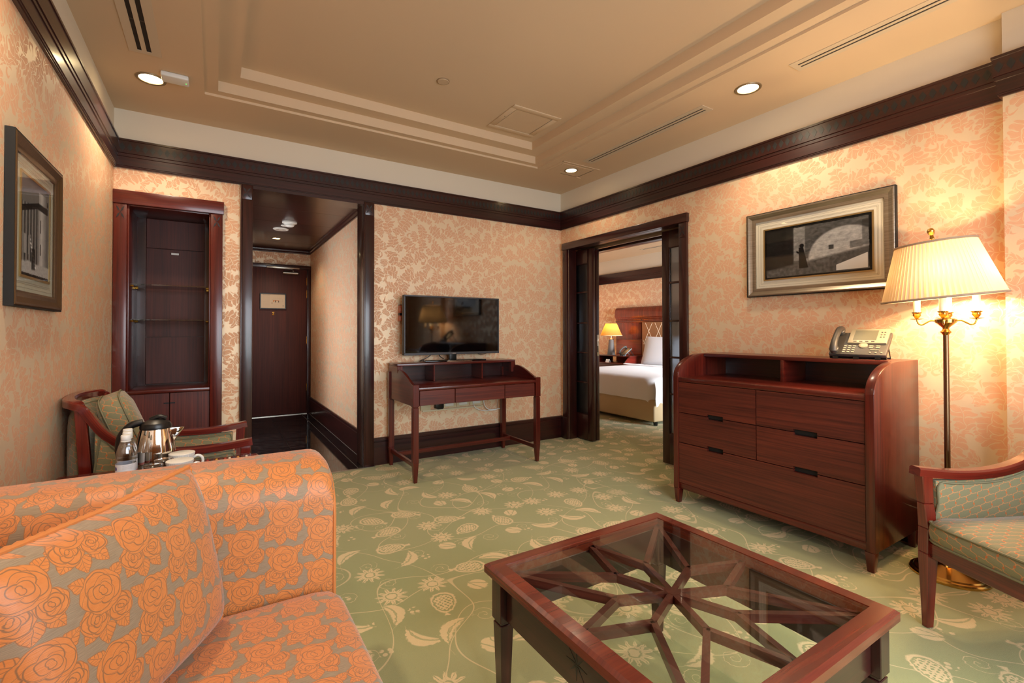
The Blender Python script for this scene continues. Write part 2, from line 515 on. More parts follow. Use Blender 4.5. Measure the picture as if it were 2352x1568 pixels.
# ------------------------------------------------------------------ mesh building
class MB:
    def __init__(s):
        s.v, s.f, s.uvf = [], [], {}
    def add(s, vs, fs, uvs=None):
        b = len(s.v)
        s.v += [tuple(p) for p in vs]
        for i, f in enumerate(fs):
            if uvs is not None:
                s.uvf[len(s.f)] = [uvs[j] for j in f]
            s.f.append([b + j for j in f])
        return s
    def box(s, x0, x1, y0, y1, z0, z1):
        x0, x1 = min(x0, x1), max(x0, x1)
        y0, y1 = min(y0, y1), max(y0, y1)
        z0, z1 = min(z0, z1), max(z0, z1)
        vs = [(x, y, z) for z in (z0, z1) for y in (y0, y1) for x in (x0, x1)]
        return s.add(vs, [(0, 2, 3, 1), (4, 5, 7, 6), (0, 1, 5, 4), (2, 6, 7, 3), (0, 4, 6, 2), (1, 3, 7, 5)])
    def hexa(s, bot, top):
        """box from two quads (ccw seen from above)"""
        vs = list(bot) + list(top)
        return s.add(vs, [(3, 2, 1, 0), (4, 5, 6, 7), (0, 1, 5, 4), (1, 2, 6, 5), (2, 3, 7, 6), (3, 0, 4, 7)])
    def prism(s, poly, axis, a, b):
        """poly: 2d points in the plane across axis, extruded a..b"""
        def p(q, t):
            return {'x': (t, q[0], q[1]), 'y': (q[0], t, q[1]), 'z': (q[0], q[1], t)}[axis]
        n = len(poly)
        vs = [p(q, a) for q in poly] + [p(q, b) for q in poly]
        fs = [tuple(range(n))[::-1], tuple(range(n, 2 * n))] + [(i, (i + 1) % n, n + (i + 1) % n, n + i) for i in range(n)]
        return s.add(vs, fs)
    def lathe(s, prof, c=(0, 0, 0), seg=24, axis='z', cap=True):
        vs, n = [], len(prof)
        for r, h in prof:
            for k in range(seg):
                a = 2 * PI * k / seg
                p = {'z': (r * math.cos(a), r * math.sin(a), h), 'x': (h, r * math.cos(a), r * math.sin(a)), 'y': (r * math.sin(a), h, r * math.cos(a))}[axis]
                vs.append((c[0] + p[0], c[1] + p[1], c[2] + p[2]))
        fs = [(i * seg + k, i * seg + (k + 1) % seg, (i + 1) * seg + (k + 1) % seg, (i + 1) * seg + k) for i in range(n - 1) for k in range(seg)]
        if cap:
            if prof[0][0] > 1e-6:
                fs.append(tuple(range(seg))[::-1])
            if prof[-1][0] > 1e-6:
                fs.append(tuple(range((n - 1) * seg, n * seg)))
        return s.add(vs, fs)
    def tube(s, path, r, seg=8, closed=False, cap=True):
        P = [Vector(p) for p in path]
        n = len(P)
        R = r if isinstance(r, (list, tuple)) else [r] * n
        up, vs, uvs, L = None, [], [], 0.0
        for i in range(n):
            t = (P[(i + 1) % n] - P[i - 1]) if closed else (P[min(i + 1, n - 1)] - P[max(i - 1, 0)])
            t.normalize()
            if up is None:
                up = t.orthogonal().normalized()
            up = (up - t * up.dot(t)).normalized()
            sd = t.cross(up)
            if i:
                L += (P[i] - P[i - 1]).length
            for k in range(seg):
                a = 2 * PI * k / seg
                vs.append(P[i] + (up * math.cos(a) + sd * math.sin(a)) * R[i])
                uvs.append((L, a * R[i]))
        m = n if closed else n - 1
        fs = [(i * seg + k, i * seg + (k + 1) % seg, ((i + 1) % n) * seg + (k + 1) % seg, ((i + 1) % n) * seg + k) for i in range(m) for k in range(seg)]
        if cap and not closed:
            fs += [tuple(range(seg))[::-1], tuple(range((n - 1) * seg, n * seg))]
        return s.add(vs, fs, uvs)
    def sweep(s, prof, path, closed_prof=True, cap=True):
        """2d profile (side, up) swept along a horizontal path with mitred corners; side is to the right of travel"""
        P = [Vector(p) for p in path]
        n, k = len(P), len(prof)
        vs = []
        for i in range(n):
            d0 = (P[i] - P[i - 1]).normalized() if i else None
            d1 = (P[i + 1] - P[i]).normalized() if i < n - 1 else None
            d0, d1 = d0 or d1, d1 or d0
            n0 = Vector((d0.y, -d0.x, 0))
            n1 = Vector((d1.y, -d1.x, 0))
            b = (n0 + n1).normalized()
            b = b / max(.2, b.dot(n0))
            for q in prof:
                vs.append(P[i] + b * q[0] + Vector((0, 0, q[1])))
        kk = k if closed_prof else k - 1
        fs = [(i * k + j, i * k + (j + 1) % k, (i + 1) * k + (j + 1) % k, (i + 1) * k + j) for i in range(n - 1) for j in range(kk)]
        if cap and closed_prof:
            fs += [tuple(range(k))[::-1], tuple(range((n - 1) * k, n * k))]
        return s.add(vs, fs)
    def grid(s, fn, nu, nv, closed_u=False, uvfn=None):
        vs = [fn(i / (nu if closed_u else nu - 1), j / (nv - 1)) for j in range(nv) for i in range(nu)]
        uvs = [uvfn(i / (nu if closed_u else nu - 1), j / (nv - 1)) for j in range(nv) for i in range(nu)] if uvfn else None
        fs = [(j * nu + i, j * nu + (i + 1) % nu, (j + 1) * nu + (i + 1) % nu, (j + 1) * nu + i) for j in range(nv - 1) for i in range(nu if closed_u else nu - 1)]
        return s.add(vs, fs, uvs)
    def mesh(s, name, bevel=0.0, seg=2, grain=None, smooth=.6, subdiv=0):
        bm = bmesh.new()
        vs = [bm.verts.new(p) for p in s.v]
        lay = bm.loops.layers.uv.new('UVMap')
        own = bm.faces.layers.int.new('own')
        for i, f in enumerate(s.f):
            try:
                face = bm.faces.new([vs[j] for j in f])
            except ValueError:
                continue
            if i in s.uvf:
                face[own] = 1
                for l, q in zip(face.loops, s.uvf[i]):
                    l[lay].uv = q
        bm.normal_update()
        if not s.uvf:
            bmesh.ops.recalc_face_normals(bm, faces=bm.faces)
        if bevel > 0:
            es = [e for e in bm.edges if len(e.link_faces) == 2 and e.calc_face_angle(0) > .5]
            bmesh.ops.bevel(bm, geom=es, offset=bevel, segments=seg, affect='EDGES', profile=.5, clamp_overlap=True)
        bm.normal_update()
        xs = [[v.co[i] for v in bm.verts] for i in range(3)]
        ext = [max(x) - min(x) for x in xs] if bm.verts else [0, 0, 0]
        g = 'xyz'.index(grain) if grain else ext.index(max(ext))
        hsh = (len(name) * 7.31 + sum(ord(c) for c in name) * .173 + (s.v[0][0] * 3.1 + s.v[0][1] * 5.7 + s.v[0][2] * 2.3 if s.v else 0)) if grain != 'world' else 0
        if grain is None or grain in 'xyz':
            off = hsh % 37.0
        for f in bm.faces:
            if f[own]:
                continue
            nn = [abs(c) for c in f.normal]
            a = nn.index(max(nn))
            rest = [i for i in range(3) if i != a]
            if g in rest:
                ua = g
                va = [i for i in rest if i != g][0]
            else:
                ua, va = rest
            for l in f.loops:
                l[lay].uv = (l.vert.co[ua] + off, l.vert.co[va] + off * .37)
        me = bpy.data.meshes.new(name)
        bm.to_mesh(me)
        bm.free()
        me.polygons.foreach_set('use_smooth', [True] * len(me.polygons))
        me.set_sharp_from_angle(angle=smooth)
        return me

def flat_uv(me, u_axis, v_axis):
    """uv straight from coordinates (metres), for wallpaper, carpet and plaster"""
    lay = me.uv_layers['UVMap'].data
    for p in me.polygons:
        nn = [abs(c) for c in p.normal]
        a = nn.index(max(nn))
        for li in p.loop_indices:
            co = me.vertices[me.loops[li].vertex_index].co
            if a == 2:
                lay[li].uv = (co.x, co.y)
            elif a == 1:
                lay[li].uv = (co.x, co.z)
            else:
                lay[li].uv = (co.y + 3.37, co.z)

def obj(name, me, mat, parent=None, loc=None):
    if isinstance(me, MB):
        me = me.mesh(name)
    if mat is not None and not me.materials:
        me.materials.append(mat)
    o = bpy.data.objects.new(name, me)
    COL.objects.link(o)
    if parent is not None:
        o.parent = parent
    if loc is not None:
        o.location = loc
    return o
def tag(o, label, cat, group=None):
    o['label'] = label
    o['category'] = cat
    if group:
        o['group'] = group
    return o
class Thing:
    """an Empty at a thing's base; parts are given in local coordinates, or in room coordinates with world=True"""
    def __init__(s, name, label, cat, loc=(0, 0, 0), rotz=0.0, group=None, world=False):
        s.o = bpy.data.objects.new(name, None)
        s.o.empty_display_size = .1
        COL.objects.link(s.o)
        s.o.location = loc
        s.o.rotation_euler = (0, 0, rotz)
        tag(s.o, label, cat, group)
        s.off = Vector(loc) if world else Vector((0, 0, 0))
    def part(s, name, mb, mat, parent=None, label=None, **kw):
        if isinstance(mb, MB):
            if s.off.length > 0:
                mb.v = [(p[0] - s.off.x, p[1] - s.off.y, p[2] - s.off.z) for p in mb.v]
            mb = mb.mesh(name, **kw)
        o = obj(name, mb, mat, parent or s.o)
        if label:
            o['label'] = label
        return o
def struct(name, mb, mat, parent=None, flat=True, **kw):
    me = mb.mesh(name, **kw) if isinstance(mb, MB) else mb
    if flat:
        flat_uv(me, 0, 1)
    o = obj(name, me, mat, parent)
    if parent is None:
        o['kind'] = 'structure'
    return o
def crom(pts, n=8, closed=False):
    P = [Vector(p) for p in pts]
    out, N = [], len(P)
    for i in range(N if closed else N - 1):
        p0, p1, p2, p3 = (P[i - 1] if (i or closed) else P[0]), P[i], P[(i + 1) % N], P[(i + 2) % N if closed else min(i + 2, N - 1)]
        for k in range(n):
            t = k / n
            out.append(.5 * ((2 * p1) + (p2 - p0) * t + (2 * p0 - 5 * p1 + 4 * p2 - p3) * t * t + (3 * p1 - p0 - 3 * p2 + p3) * t ** 3))
    if not closed:
        out.append(P[-1])
    return out
B1 = lambda *a: MB().box(*a)
# ------------------------------------------------------------------ the setting
XL, ZC, YR = -3.961, 2.766, -5.30
ZW = 2.45                      # wallpaper ends behind the cornice
mb = MB()
mb.box(-4.1, -3.883, 0, .2, 0, ZW).box(-3.883, -3.385, 0, .2, 2.10, ZW).box(-3.385, -3.12, 0, .2, 0, ZW)
mb.box(-3.12, -2.225, 0, .2, 2.345, ZW).box(-2.225, 0, 0, .2, 0, ZW)
struct('wall_back', mb, M_WALL)
struct('wall_back_upper', B1(-4.1, 0, 0, .2, ZW, ZC + .02), M_BAND)
mb = MB()
mb.box(0, .09, -.136, .2, 0, ZW).box(0, .09, YR, -1.61, 0, ZW).box(0, .09, -1.61, -.136, 2.12, ZW)
mb.box(.27, .36, -.15, .2, 0, ZW).box(.27, .36, YR, -1.61, 2.12, ZW).box(.27, .36, YR, -2.3, 0, 2.12).box(.27, .36, -1.61, -.15, 2.12, ZW).box(.09, .27, .02, .2, 0, ZW)
struct('wall_right', mb, M_WALL)
struct('wall_right_upper', B1(0, .36, YR, .2, ZW, ZC + .02), M_BAND)
struct('wall_left', B1(-4.1, XL, YR, 0, 0, ZW), M_WALL)
struct('wall_left_upper', B1(-4.1, XL, YR, 0, ZW, ZC + .02), M_BAND)
mb = MB().box(-4.1, -3.2, YR - .12, YR, 0, ZC).box(-.7, .36, YR - .12, YR, 0, ZC).box(-3.2, -.7, YR - .12, YR, 0, .35).box(-3.2, -.7, YR - .12, YR, 2.25, ZC)
struct('wall_rear', mb, M_WALL)
struct('wall_pilaster', B1(-.055, 0, -4.35, -3.552, 0, ZW), M_WALL)
struct('wall_pilaster_upper', B1(-.055, 0, -4.35, -3.552, ZW, ZC), M_BAND)
# window behind the camera
w = struct('window_1', MB().box(-3.2, -3.13, YR - .1, YR - .03, .35, 2.25).box(-.77, -.7, YR - .1, YR - .03, .35, 2.25).box(-3.13, -.77, YR - .1, YR - .03, .35, .42).box(-3.13, -.77, YR - .1, YR - .03, 2.18, 2.25).box(-1.98, -1.92, YR - .09, YR - .04, .42, 2.18), M_MAHOG_D, flat=False, bevel=.004)
for xa, xb in ((-3.13, -1.98), (-1.92, -.77)):
    obj('pane', B1(xa, xb, YR - .068, YR - .062, .42, 2.18).mesh('pane'), M_GLASS, w)
# floors
struct('floor_living', MB().box(-4.0, .2, YR, -.04, -.06, 0).box(-2.16, .2, -.04, .05, -.06, 0).box(-4.0, -3.106, -.04, .05, -.06, 0), M_CARPET)
struct('floor_bedroom', B1(.2, 3.62, -3.0, 3.3, -.06, 0), M_CARPET)
fh = struct('floor_hall', B1(-3.2, -2.14, -.036, 3.4, -.06, -.006), plain('pale_grout', (150, 146, 138), .6), flat=False)
tile_mesh, strip_mesh = B1(0, .4085, 0, .3985, -.006, 0).mesh('tile', bevel=.0008, seg=1), B1(0, .098, 0, .3985, -.006, 0).mesh('tile', bevel=.0008, seg=1)
tile_mesh.materials.append(M_MARBLE)
strip_mesh.materials.append(M_MARBLE)
for j in range(9):
    for i in range(2):
        obj('tile', tile_mesh, None, fh, (-3.10 + i * .41, -.034 + j * .40, 0))
    obj('tile', strip_mesh, None, fh, (-2.275, -.034 + j * .40, 0))
struct('trim_15', MB().box(-3.105, -2.238, -.03, .03, 2.325, 2.351).box(-3.105, -2.238, .03, .2, 2.335, 2.3449), M_MAHOG_D, flat=False)
struct('trim_1', B1(-3.105, -2.14, -.052, -.034, -.01, .004), M_STEEL, flat=False)
# ceiling with its stepped tray
rings = [(-4.1, .36, YR - .1, .2, ZC), (-3.42, -.72, -4.75, -.55, ZC), (-3.42, -.72, -4.75, -.55, ZC + .016), (-3.344, -.788, -4.69, -.608, ZC + .016),
         (-3.344, -.788, -4.69, -.608, ZC + .084), (-3.222, -.908, -4.57, -.727, ZC + .084), (-3.222, -.908, -4.57, -.727, ZC + .154)]
vs, fs = [], []
for x0, x1, y0, y1, z in rings:
    vs += [(x0, y0, z), (x1, y0, z), (x1, y1, z), (x0, y1, z)]
for i in range(len(rings) - 1):
    for k in range(4):
        fs.append((i * 4 + k, (i + 1) * 4 + k, (i + 1) * 4 + (k + 1) % 4, i * 4 + (k + 1) % 4))
fs.append((27, 26, 25, 24))
struct('ceiling', MB().add(vs, fs), M_CEIL)
# cornice : profile (out from the wall, height)
CP = [(-.01, 2.350), (.012, 2.350), (.012, 2.357), (.016, 2.358), (.016, 2.365), (.020, 2.366), (.020, 2.428), (.025, 2.430), (.025, 2.446), (.023, 2.447), (.023, 2.450), (.029, 2.452), (.029, 2.536), (.034, 2.538), (.034, 2.551), (-.01, 2.551)]
def cornice(name, path, prof=CP, mat=None):
    return struct(name, MB().sweep(prof, path), mat or M_MAHOG_D, flat=False, smooth=.3)
c_left = cornice('trim_2', [(XL, YR, 0), (XL, 0, 0)])
c_back = cornice('trim_3', [(XL, 0, 0), (0, 0, 0)])
c_right = cornice('trim_4', [(0, 0, 0), (0, -3.552, 0)])
c_pil = cornice('trim_5', [(0, -3.552, 0), (-.055, -3.552, 0), (-.055, -4.35, 0)])
def diamond(axis):
    w2, h2, t = .0165, .029, .0012
    out = []
    for s in (0, t):
        for a, b in ((-w2, 0), (0, -h2), (w2, 0), (0, h2)):
            out.append((a, -s, b) if axis == 'x' else (-s, a, b))
    me = MB().add(out, [(3, 2, 1, 0), (4, 5, 6, 7), (0, 1, 5, 4), (1, 2, 6, 5), (2, 3, 7, 6), (3, 0, 4, 7)]).mesh('diamond_inlay')
    me.materials.append(M_INLAY)
    return me
dx, dy = diamond('x'), diamond('y')
for i in range(92):
    obj('diamond_inlay', dx, None, c_back, (XL + .05 + i * .0425, -.029, 2.494))
for i in range(82):
    obj('diamond_inlay', dy, None, c_right, (-.029, -.05 - i * .0425, 2.494))
for i in range(8):
    obj('diamond_inlay', dy, None, c_pil, (-.084, -3.545 - i * .0425, 2.494))
# baseboards
BP = [(0, 0), (.020, 0), (.020, .205), (.016, .209), (.016, .215), (.022, .219), (.022, .238), (.012, .244), (0, .244)]
def base(name, path):
    return struct(name, MB().sweep(BP, path), M_MAHOG_D, flat=False, smooth=.3)
base('baseboard_back', [(-2.145, 0, 0), (0, 0, 0)])
base('baseboard_right', [(0, -1.705, 0), (0, -3.552, 0), (-.055, -3.552, 0), (-.055, -4.35, 0), (0, -4.35, 0), (0, YR, 0)])
base('baseboard_corner', [(0, 0, 0), (0, -.062, 0)])
base('baseboard_rear', [(0, YR, 0), (XL, YR, 0)])
base('baseboard_left', [(XL, YR, 0), (XL, 0, 0)])
# hall behind the tall opening
struct('wall_hall_right', B1(-2.15, -2.05, .2, 3.4, 0, 2.5), M_WALL)
struct('wall_hall_left', MB().box(-3.25, -3.15, .2, .85, 0, 2.5).box(-3.25, -3.15, 1.75, 3.4, 0, 2.5).box(-3.25, -3.15, .85, 1.75, 2.1, 2.5), M_WALL)
# small side room with its own window that opens off the hall (only its daylight is seen)
struct('wall_bathroom', MB().box(-4.0, -3.9, .75, 1.85, 0, .5).box(-4.0, -3.9, .75, 1.85, 2.0, 2.3).box(-4.0, -3.9, .75, .9, .5, 2.0).box(-4.0, -3.9, 1.7, 1.85, .5, 2.0).box(-3.9, -3.25, .75, .85, 0, 2.3).box(-3.9, -3.25, 1.75, 1.85, 0, 2.3), M_BAND)
struct('floor_bathroom', B1(-3.9, -3.2, .85, 1.75, -.06, -.001), M_MARBLE)
struct('ceiling_bathroom', B1(-3.9, -3.25, .75, 1.85, 2.3, 2.35), M_CEIL)
w = struct('window_3', MB().box(-3.98, -3.93, .9, .95, .5, 2.0).box(-3.98, -3.93, 1.65, 1.7, .5, 2.0).box(-3.98, -3.93, .95, 1.65, .5, .55).box(-3.98, -3.93, .95, 1.65, 1.95, 2.0), M_MAHOG_D, flat=False)
obj('pane', B1(-3.957, -3.952, .95, 1.65, .55, 1.95).mesh('pane'), M_GLASS, w)
mb = MB().box(-3.15, -2.15, 3.27, 3.4, 2.17, 2.5).box(-3.15, -2.15, 3.30, 3.4, 0, 2.17)
struct('wall_hall_end', mb, M_WALL)
# hall ceiling of wide boards
hc = struct('ceiling_hall', B1(-3.25, -2.05, .02, 3.4, 2.412, 2.46), M_GAP, flat=False)
y = .03
for k, wd in enumerate((.17, .62, .62, .62, .62, .62)):
    obj('board', B1(-3.15, -2.15, y, y + wd - .004, 2.400, 2.412).mesh('board', grain='x'), M_MAHOG_D, hc)
    y += wd
HP = [(0, 2.345), (.012, 2.345), (.016, 2.36), (.03, 2.372), (.034, 2.39), (.045, 2.40), (0, 2.40)]
struct('trim_6', MB().sweep(HP, [(-3.15, .2, 0), (-3.15, 3.27, 0), (-2.15, 3.27, 0), (-2.15, .2, 0)]), M_MAHOG_D, flat=False, smooth=.3)
struct('baseboard_hall', MB().sweep(BP, [(-2.15, 3.27, 0), (-2.15, .2, 0)]), M_MAHOG_D, flat=False, smooth=.3)
struct('baseboard_hall_left', MB().sweep(BP, [(-3.15, .2, 0), (-3.15, .85, 0)]).sweep(BP, [(-3.15, 1.75, 0), (-3.15, 3.27, 0)]), M_MAHOG_D, flat=False, smooth=.3)
# tall posts of the hall opening
def xinlay(cx, cz, w2, h2, y, axis='x'):
    m2 = MB()
    for sx in (-1, 1):
        for sz in (-1, 1):
            q = [(0, 0), (sx * w2 * .35, sz * h2 * .62), (sx * w2, sz * h2), (sx * w2 * .62, sz * h2 * .35)]
            if axis == 'x':
                m2.prism([(cx + a, cz + b) for a, b in q], 'y', y, y - .001)
            else:
                m2.prism([(cx + a, cz + b) for a, b in q], 'x', y, y - .001)
    return m2
for n_, (xa, xb) in ((7, (-3.191, -3.105)), (8, (-2.238, -2.145))):
    p = struct('trim_%d' % n_, MB().box(xa, xb, -.03, 0, 0, 2.352).box(xa + .02 if n_ == 7 else xa, xb if n_ == 7 else xb - .02, 0, .2, 0, 2.36), M_MAHOG_D, flat=False, bevel=.004)
    obj('top_block', B1(xa + .006, xb - .006, -.034, -.03, 2.235, 2.34).mesh('top_block', bevel=.002), M_MAHOG_D, p)
    obj('cross_inlay', xinlay((xa + xb) / 2, 2.288, .028, .042, -.034).mesh('cross_inlay'), M_INLAY, p)
    obj('outer_bead', B1(xa, xa + .012, -.038, -.03, 0, 2.35).mesh('outer_bead', bevel=.003), M_MAHOG_D, p)
# entry door at the end of the hall
d1 = struct('door_1', B1(-3.10, -2.204, 3.222, 3.262, .012, 2.112), M_DOORW, flat=False, bevel=.002, grain='z')
def dpart(name, mb, mat, parent=d1, **kw):
    return obj(name, mb.mesh(name, **kw), mat, parent)
for z in (1.885, 1.70, 1.02, .33):
    dpart('hinge', MB().lathe([(.009, z), (.009, z + .11)], (-2.202, 3.218, 0), 8), M_BRASS)
cl = dpart('door_closer', MB().lathe([(.022, -2.53), (.026, -2.525), (.026, -2.33), (.022, -2.325)], (0, 3.196, 2.05), 16, 'x'), M_STEEL)
obj('closer_arm', MB().tube([(-2.39, 3.19, 2.075), (-2.41, 3.17, 2.10), (-2.70, 3.19, 2.112)], .008, 8).mesh('closer_arm'), M_STEEL, cl)
obj('closer_track', B1(-2.74, -2.31, 3.175, 3.20, 2.108, 2.134).mesh('closer_track', bevel=.004), M_STEEL, cl)
dpart('peephole', MB().lathe([(0, 3.21), (.014, 3.212), (.016, 3.222)], (-2.65, 0, 1.475), 14, 'y'), M_BRASS)
dpart('peephole_cover', MB().lathe([(0, 3.208), (.013, 3.212), (.015, 3.222)], (-2.65, 0, 1.447), 14, 'y'), M_BRASS)
struct('trim_9', MB().box(-2.204, -2.15, 3.20, 3.30, 0, 2.112).box(-3.15, -2.15, 3.20, 3.30, 2.112, 2.17), M_MAHOG_D, flat=False, bevel=.004)
struct('trim_10', B1(-3.10, -2.204, 3.19, 3.27, -.005, .008), M_STEEL, flat=False)
# casing of the sliding doors
def side_inlay(par, cy, cz):
    obj('cross_inlay', xinlay(cy, cz, .026, .045, -.031, 'y').mesh('cross_inlay'), M_INLAY, par)
for n_, (ya, yb) in ((11, (-.137, -.062)), (12, (-1.700, -1.622))):
    p = struct('trim_%d' % n_, MB().box(-.028, 0, ya, yb, 0, 2.11).box(0, .106 if n_ == 11 else .096, -.146 if n_ == 11 else -1.622, -.1361 if n_ == 11 else -1.61, 0, 2.11), M_MAHOG_D, flat=False, bevel=.004)
    obj('top_block', B1(-.031, -.028, ya + .008, yb - .008, 1.985, 2.10).mesh('top_block', bevel=.001), M_MAHOG_D, p)
    side_inlay(p, (ya + yb) / 2, 2.043)
    obj('plinth', B1(-.031, -.028, ya, yb, 0, .244).mesh('plinth', bevel=.002), M_MAHOG_D, p)
p = struct('trim_13', MB().box(-.036, 0, -1.708, -.054, 2.11, 2.185).box(0, .09, -1.622, -.137, 2.11, 2.12).box(.27, .37, -1.622, -.137, 2.085, 2.125), M_MAHOG_D, flat=False, bevel=.004)
obj('head_track', B1(.165, .18, -1.61, -.15, 2.09, 2.14).mesh('head_track'), M_STEEL, p)
# sliding door leaves with five frosted lights each
ZP = [(.292, .628), (.645, .955), (.972, 1.282), (1.298, 1.622), (1.64, 1.94)]
def leaf(name, xa, xb, ya, yb, edge, lock):
    """edge: +1 when the meeting stile is at ya (low y) side"""
    sw = .075
    d = struct(name, MB().box(xa, xb, ya, ya + sw, .012, 2.10).box(xa, xb, yb - sw, yb, .012, 2.10).box(xa, xb, ya + sw, yb - sw, .012, .285).box(xa, xb, ya + sw, yb - sw, 1.947, 2.10), M_MAHOG_D, flat=False, bevel=.003)
    pm = B1(xa + (xb - xa) * .4, xa + (xb - xa) * .6, ya + sw - .006, yb - sw + .006, 0, 1)
    for (za, zb) in ZP:
        obj('pane', B1(xa + .018, xa + .026, ya + sw - .004, yb - sw + .004, za - .006, zb + .006).mesh('pane'), M_FROST, d)
        bd = MB()
        for s in (xa + .006,):
            bd.box(s, s + .01, ya + sw, yb - sw, za - .008, za).box(s, s + .01, ya + sw, yb - sw, zb, zb + .008)
            bd.box(s, s + .01, ya + sw, ya + sw + .008, za, zb).box(s, s + .01, yb - sw - .008, yb - sw, za, zb)
        obj('glazing_bead', bd.mesh('glazing_bead', bevel=.002, seg=1), M_MAHOG_D, d)
    for k in range(4):
        obj('muntin', B1(xa + .004, xb - .004, ya + sw, yb - sw, ZP[k][1], ZP[k + 1][0]).mesh('muntin', bevel=.003), M_MAHOG_D, d)
    if lock:
        lp = obj('lock_plate', B1(xa + .008, xb - .01, ya - .003, ya, .93, 1.16).mesh('lock_plate', bevel=.001), M_STEEL, d)
        obj('lock_bolt', B1(xa + .014, xb - .016, ya - .008, ya - .003, 1.08, 1.12).mesh('lock_bolt', bevel=.001), M_CHROME, lp)
        obj('lock_slot', B1(xa + .016, xb - .018, ya - .0045, ya - .003, .97, 1.04).mesh('lock_slot'), M_GAP, lp)
    return d
leaf('door_2', .108, .155, -.400, -.02, 1, False)
leaf('door_3', .178, .225, -.386, -.02, 1, True)
leaf('door_4', .098, .145, -1.80, -1.342, -1, False)
# bedroom shell
BX, BZ = 3.50, 2.645
struct('wall_bedroom_head', B1(BX, BX + .12, -3.0, 3.3, 0, 2.25), M_WALL)
struct('wall_bedroom_head_upper', B1(BX, BX + .12, -3.0, 3.3, 2.25, BZ), M_BAND)
struct('wall_bedroom_far', B1(.36, BX, 3.2, 3.32, 0, BZ), M_WALL)
mb = MB().box(.36, 1.75, -3.0, -2.9, 0, BZ).box(3.45, BX, -3.0, -2.9, 0, BZ).box(1.75, 3.45, -3.0, -2.9, 0, .4).box(1.75, 3.45, -3.0, -2.9, 2.25, BZ)
struct('wall_bedroom_near', mb, M_WALL)
w = struct('window_2', MB().box(1.75, 1.81, -2.97, -2.91, .4, 2.25).box(3.39, 3.45, -2.97, -2.91, .4, 2.25).box(1.81, 3.39, -2.97, -2.91, .4, .46).box(1.81, 3.39, -2.97, -2.91, 2.19, 2.25), M_MAHOG_D, flat=False)
obj('pane', B1(1.81, 3.39, -2.944, -2.938, .46, 2.19).mesh('pane'), M_GLASS, w)
struct('wall_bedroom_door_side', MB().box(.36, .37, .3, 3.2, 0, BZ).box(.36, .37, -2.9, -2.3, 0, BZ).box(.36, .37, -2.3, .3, 2.2, BZ), M_WALL)
struct('ceiling_bedroom', B1(.36, BX + .1, -3.0, 3.3, BZ, BZ + .05), M_CEIL)
DZ = -.180
CPb = [(a, b + DZ) for a, b in CP]
struct('trim_14', MB().sweep(CPb, [(.36, 3.2, 0), (BX, 3.2, 0), (BX, -2.9, 0)]), M_MAHOG_D, flat=False, smooth=.3)
struct('baseboard_bedroom', MB().sweep(BP, [(.37, 3.2, 0), (BX, 3.2, 0), (BX, -2.9, 0)]), M_MAHOG_D, flat=False, smooth=.3)
# ------------------------------------------------------------------ chest of drawers
t = Thing('chest_of_drawers', 'mahogany chest of drawers with curved ends, beside the bedroom doorway', 'dresser', (-.31, -2.61, 0), world=True)
XF, XB, YA, YB = -.60, -.03, -3.205, -2.015
def end_panel(y0, y1):
    prof = [(XB, .10), (XF, .10), (XF, .88)]
    for k in range(13):
        a = k / 12 * PI / 2
        prof.append((XF + .30 * (1 - math.cos(a)), .88 + .155 * math.sin(a)))
    prof += [(XB, 1.035)]
    return MB().prism(prof, 'y', y0, y1)
for y0, y1 in ((YA, YA + .04), (YB - .04, YB)):
    e = t.part('end_panel', end_panel(y0, y1), M_MAHOG, bevel=.003, grain='z')
t.part('top_board', B1(-.31, XB, YA + .04, YB - .04, 1.012, 1.035), M_MAHOG, bevel=.003, grain='y')
t.part('writing_ledge', B1(XF + .004, XB, YA + .04, YB - .04, .845, .875), M_MAHOG, bevel=.004, grain='y')
t.part('back_board', B1(XB - .012, XB, YA + .04, YB - .04, .11, 1.012), M_MAHOG_D, grain='y')
t.part('divider', B1(-.315, XB - .012, -2.625, -2.605, .875, 1.012), M_MAHOG, bevel=.002)
t.part('bottom_rail', B1(XF + .012, XB - .012, YA + .04, YB - .04, .10, .142), M_MAHOG, bevel=.003, grain='y')
t.part('carcass', B1(XF + .03, XB - .013, YA + .04, YB - .04, .142, .845), M_GAP)
def drawer(y0, y1, z0, z1, notch):
    """front with a sunk finger pull cut from its lower edge"""
    nm = 'drawer'
    mbx = MB()
    if notch:
        ny0, ny1 = notch
        mbx.box(XF + .006, XF + .03, y0, ny0, z0, z1).box(XF + .006, XF + .03, ny1, y1, z0, z1).box(XF + .006, XF + .03, ny0, ny1, z0 + .014, z1)
        d = t.part(nm, mbx, M_DRAWER, grain='y')
        g = MB().box(XF + .022, XF + .03, ny0, ny1, z0 - .012, z0 + .012)
        t.part('finger_pull', g, M_GAP, parent=d)
    else:
        d = t.part(nm, mbx.box(XF + .006, XF + .03, y0, y1, z0, z1), M_DRAWER, grain='y')
YM = -2.608
G = .0025
NL, NR = (-2.392, -2.276), (-2.944, -2.820)
def lower(y0, y1, z0, z1, notches):
    mbx = MB().box(XF + .006, XF + .03, y0, y1, z0, z1 - .014)
    ys = [y0] + [q for n in sorted(notches) for q in n] + [y1]
    for i in range(0, len(ys), 2):
        mbx.box(XF + .006, XF + .03, ys[i], ys[i + 1], z1 - .014, z1)
    return mbx
drawer(YM + G, YB - .043, .633, .842, NL)
drawer(YA + .043, YM - G, .633, .842, NR)
